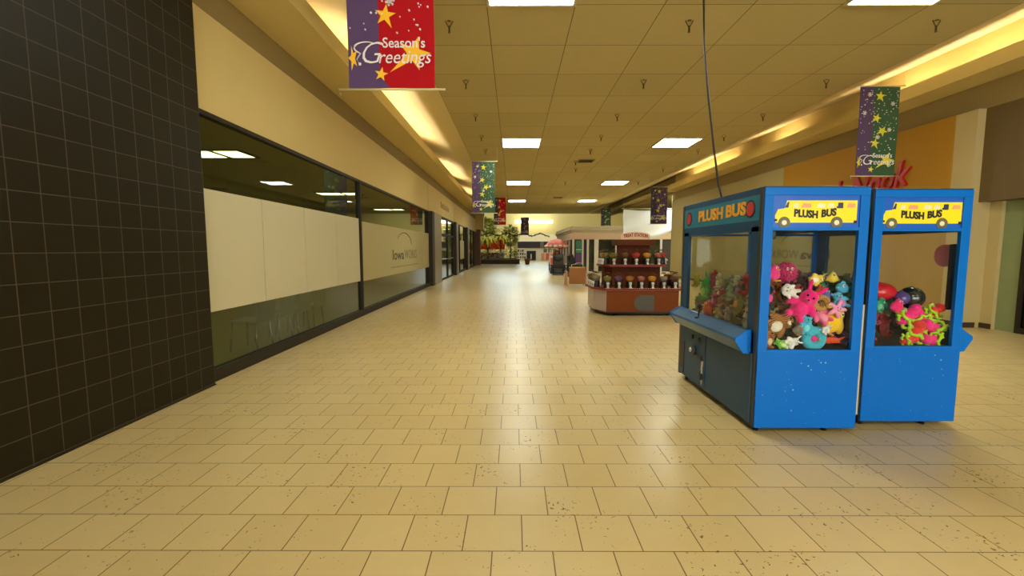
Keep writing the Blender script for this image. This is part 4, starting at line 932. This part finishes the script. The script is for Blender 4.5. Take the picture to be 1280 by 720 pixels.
# pink candy cart in front of the corner shop
pc = thing('pink_cart', 'pink canopied cart with a red top ornament behind the massage chairs', 'cart', (3.0, 31.0, 0))
M_pk = mat('salmon pink canopy', (240, 140, 132), .5); M_pk2 = mat('pale pink paint', (246, 206, 196), .5)
MB().box((-.5, -.4, .3), (.5, .5, 1.0), .03).build('body', M_pk2, pc)
MB().box((-.46, -.41, .45), (.46, -.4, .9)).build('front_panel', mat('coral panel', (230, 110, 90), .5), pc)
for sx in (-1, 1):
    MB().cyl((sx*.45, -.35, 1.0), (sx*.45, -.35, 1.75), .025).build('canopy_post', M_post, pc); MB().cyl((sx*.45, .45, 1.0), (sx*.45, .45, 1.75), .025).build('canopy_post', M_post, pc)
    MB().cyl((sx*.52-.02, 0, .3), (sx*.52+.02, 0, .3), .3, seg=24).build('wheel', M_dgrey, pc)
MB().lathe([(.72, 1.70), (.76, 1.78), (.66, 1.95), (.4, 2.12), (.1, 2.2)], seg=24).build('canopy', M_pk, pc)
m = MB()
for i in range(14): m.ell((.73*math.cos(2*PI*i/14), .73*math.sin(2*PI*i/14), 1.70), (.15, .15, .1), seg=10)
m.build('scalloped_edge', M_pk2, pc)
MB().ell((.28, -.55, 1.66), .16).build('red_ornament', mat('glossy red', (206, 30, 30), .2), pc)
MB().lathe([(.0, 0), (.2, .02), (.26, .2), (.2, .4), (.0, .44)], (0, 0, 1.0), 18).build('kettle', mat('copper kettle', (150, 90, 50), .3, .6), pc)

# ------------------------------------------------------------------ atrium: planter, trees, garland, shops
pl = thing('planter_bed', 'long low dark planter bed across the end of the concourse', 'planter', (-2.0, 45.2, 0))
MB().box((-5.2, -.6, 0), (2.6, 4.0, .42), .02).build('wall', mat('dark planter brick', (74, 56, 40), .7), pl)
MB().box((-5.3, -.7, .42), (2.7, 4.1, .50), .02).build('coping', mat('planter coping', (120, 110, 76), .6), pl)
MB().box((-5.0, -.4, .46), (2.4, 3.8, .52)).build('soil', mat('soil', (70, 56, 34), .95), pl)
pot = thing('flower_pot', 'brown tub standing right of the planter bed', 'pot', (1.35, 43.6, 0))
MB().lathe([(.2, 0), (.27, .45), (.3, .46), (.3, .56), (.25, .56), (.24, .5)], seg=20).build('tub', mat('terracotta', (150, 96, 60), .7), pot)
MB().lathe([(.05, .5), (.24, .52), (.05, .54)], seg=14).build('soil', mat('soil', (70, 56, 34), .95), pot)
def leafy(name, label, loc, h, r, col, cat='tree', seed=1, n=150, trunk=.09, leaf=.35, crown=.5):
    t = thing(name, label, cat, loc, 0, 'plants in the atrium planter'); rnd = random.Random(seed); b = MB()
    for i in range(n):
        z = rnd.uniform(-1, 1); a_ = rnd.uniform(0, 2*PI); q = math.sqrt(1-z*z)*rnd.uniform(.5, 1)
        p = Vector((q*math.cos(a_)*r, q*math.sin(a_)*r, h*(1-crown/2)+z*h*crown/2)); d_ = Vector((math.cos(a_), math.sin(a_), rnd.uniform(-.6, .6)))*leaf
        s_ = d_.cross(Vector((0, 0, 1))).normalized()*leaf*.28
        vs = [b.bm.verts.new(v) for v in (p, p+d_*.5+s_, p+d_, p+d_*.5-s_)]; b.bm.faces.new(vs)
    b.build('foliage', mat('leaf %d %d %d' % col, col, .6, vary=.3, scale=3), t)
    MB().tube([(0, 0, 0), (.05, 0, h*.3), (-.03, .02, h*(1-crown*.5))], trunk, 8, lambda u: 1-.5*u).build('trunk', mat('bark', (110, 90, 56), .9), t); return t
def palm(label, loc, h, col, seed):
    t = thing('palm_tree', label, 'palm', loc, 0, 'plants in the atrium planter'); rnd = random.Random(seed)
    MB().tube([(0, 0, 0), (.06, 0, h*.5), (0, .04, h)], .11, 8, lambda u: 1-.35*u).build('trunk', mat('bark', (110, 90, 56), .9), t)
    for i in range(15):
        a_ = 2*PI*i/15+rnd.uniform(-.2, .2); L = rnd.uniform(.9, 1.3); up = rnd.uniform(.2, .8); b = MB(); u = Vector((math.cos(a_), math.sin(a_), 0)); s_ = Vector((-u.y, u.x, 0)); pr = None
        for k in range(8):
            q = k/7; c = Vector((0, 0, h)) + u*L*q + Vector((0, 0, up*q-1.3*q*q)); wd = .17*math.sin(PI*min(1, q*.9+.08))
            cur = [b.bm.verts.new(c+s_*wd+Vector((0, 0, -.06))), b.bm.verts.new(c), b.bm.verts.new(c-s_*wd+Vector((0, 0, -.06)))]
            if pr:
                for z in (0, 1): b.bm.faces.new((pr[z], pr[z+1], cur[z+1], cur[z]))
            pr = cur
        b.build('frond', mat('frond %d %d %d' % col, col, .6, vary=.25), t)
    return t
leafy('broadleaf_tree', 'tall green tree rising behind the planter palms', (-2.9, 48.0, .52), 4.2, 1.2, (186, 190, 56), seed=2, n=800, leaf=.5, crown=.6)
palm('yellow green palm at the left end of the planter', (-3.9, 46.3, .5), 2.3, (244, 230, 96), 1)
palm('yellow green palm in the middle of the planter', (-2.7, 46.0, .5), 2.2, (244, 230, 96), 2)
palm('pale palm at the right of the planter', (-1.4, 46.6, .5), 2.5, (244, 230, 96), 3)
leafy('broadleaf_tree', 'slim green tree beside the cream post', (-.35, 47.5, .5), 3.4, .9, (180, 180, 56), seed=4, n=650, leaf=.42, crown=.6)
for i, (x, y, h, r_, c, lb) in enumerate(((-3.8, 45.3, .6, .45, (150, 156, 60), 'low olive bush at the left of the planter'), (-2.9, 45.2, .55, .4, (240, 214, 160), 'low bush of pale blooms in the planter'), (-2.1, 45.3, .7, .45, (226, 170, 130), 'low bush of pinkish blooms in the planter'),
                                         (-1.3, 45.2, .6, .42, (222, 214, 190), 'low bush of white blooms in the planter'), (-.5, 45.3, .8, .45, (120, 134, 50), 'dark green bush at the right of the planter'), (.1, 45.3, .5, .4, (170, 180, 80), 'small green bush at the right end of the planter'))):
    leafy('flowering_bush', lb, (x, y, .53), h*1.5, r_, c, 'bush', seed=10+i, n=260, trunk=.03, leaf=.2, crown=.9)
aw = thing('red_awning_stall', 'stall with a red awning behind the planter', 'stall', (-3.0, 51.5, 0))
MB().prism([(-.9, 1.45), (.6, 2.5), (.6, 2.58), (-.9, 1.55)], 'x', -2.0, 2.0).build('awning', mat('red awning', (150, 44, 14), .9, spec=.0), aw)
for x in (-1.9, 1.9): MB().cyl((x, -.8, 0), (x, -.8, 1.52), .05).build('post', M_bench2, aw)
MB().box((-1.9, -.2, 0), (1.9, .5, 1.1), .02).build('counter', mat('dark stall wood', (96, 66, 36), .7), aw)
struct(MB().box((.02, 50, 0), (.45, 50.45, 3.2), .02), 'pillar_atrium', mat('cream column', (232, 216, 160), .6))
gd = MB(); rnd = random.Random(8); L = []
for i in range(60):
    u = i/59; L.append((-4.4+u*7.9, 44.0, 2.98+.13*math.sin(u*30)-.1*u))
gd.tube(L, .05, 6)
for p in L:
    for k in range(5):
        d_ = Vector((rnd.uniform(-1, 1), rnd.uniform(-1, 1), rnd.uniform(-1, 1))).normalized()*.15; s_ = d_.cross(Vector((.3, .5, .8))).normalized()*.04; q = Vector(p)
        gd.bm.faces.new([gd.bm.verts.new(v) for v in (q, q+d_*.5+s_, q+d_, q+d_*.5-s_)])
gt = thing('garland', 'wavy green garland strung across the atrium entrance', 'garland')
gd.build('greenery', mat('garland green', (78, 84, 40), .8), gt)
m = MB()
for i in (4, 24, 44, 58): m.cyl(L[i], (L[i][0], 44.0, 10.9), .006, seg=5)
m.build('hanging_wires', M_pole, gt)
ws = thing('white_shop', 'white shop with a dark header and cream sloped roof at the far end', 'shop', (3.0, 58.0, 0))
MB().box((-2.9, 0, 0), (2.9, 4, 1.62)).build('wall', mat('white shop wall', (236, 230, 218), .6), ws)
MB().box((-3.0, -.1, 1.62), (3.0, 4, 2.46), .02).build('header', mat('dark violet header', (58, 50, 62), .6), ws)
MB().box((.45, -.12, 1.64), (.9, -.1, 2.44)).build('header_panel', mat('grey header panel', (120, 110, 104), .6), ws)
MB().prism([(-.1, 2.46), (1.2, 3.4), (4, 3.4), (4, 2.46)], 'x', -2.95, 3.0).build('roof', mat('cream roof', (236, 212, 164), .7), ws)
dr = MB().box((-1.3, -.06, .05), (-.1, 0, 1.25)).build('doorway', M_black, ws)
MB().box((-.8, -.08, .2), (-.65, -.06, .85)).build('door_post', M_post, dr)
rnd = random.Random(4)
for i in range(14):
    x = -2.75+(i % 5)*.28; z = .3+(i//5)*.42
    MB().box((x, -.05, z), (x+.16+rnd.uniform(0, .06), 0, z+.2+rnd.uniform(0, .1)), .01).build('poster', mat('poster %s' % ('dark' if i % 3 else 'tan'), (70, 52, 48) if i % 3 else (180, 150, 120), .6), ws)
for x in (.9, 1.5, 2.1): MB().box((x, -.05, 1.05), (x+.45, 0, 1.5), .01).build('poster', mat('poster grey', (110, 104, 106), .6), ws)
for x, c in ((.6, (246, 160, 120)), (1.2, (226, 110, 80)), (1.85, (240, 150, 124)), (2.4, (230, 130, 110))): MB().box((x, -.06, .1), (x+.42, 0, .95), .01).build('poster', mat('coral poster %d' % c[1], c, .6), ws)
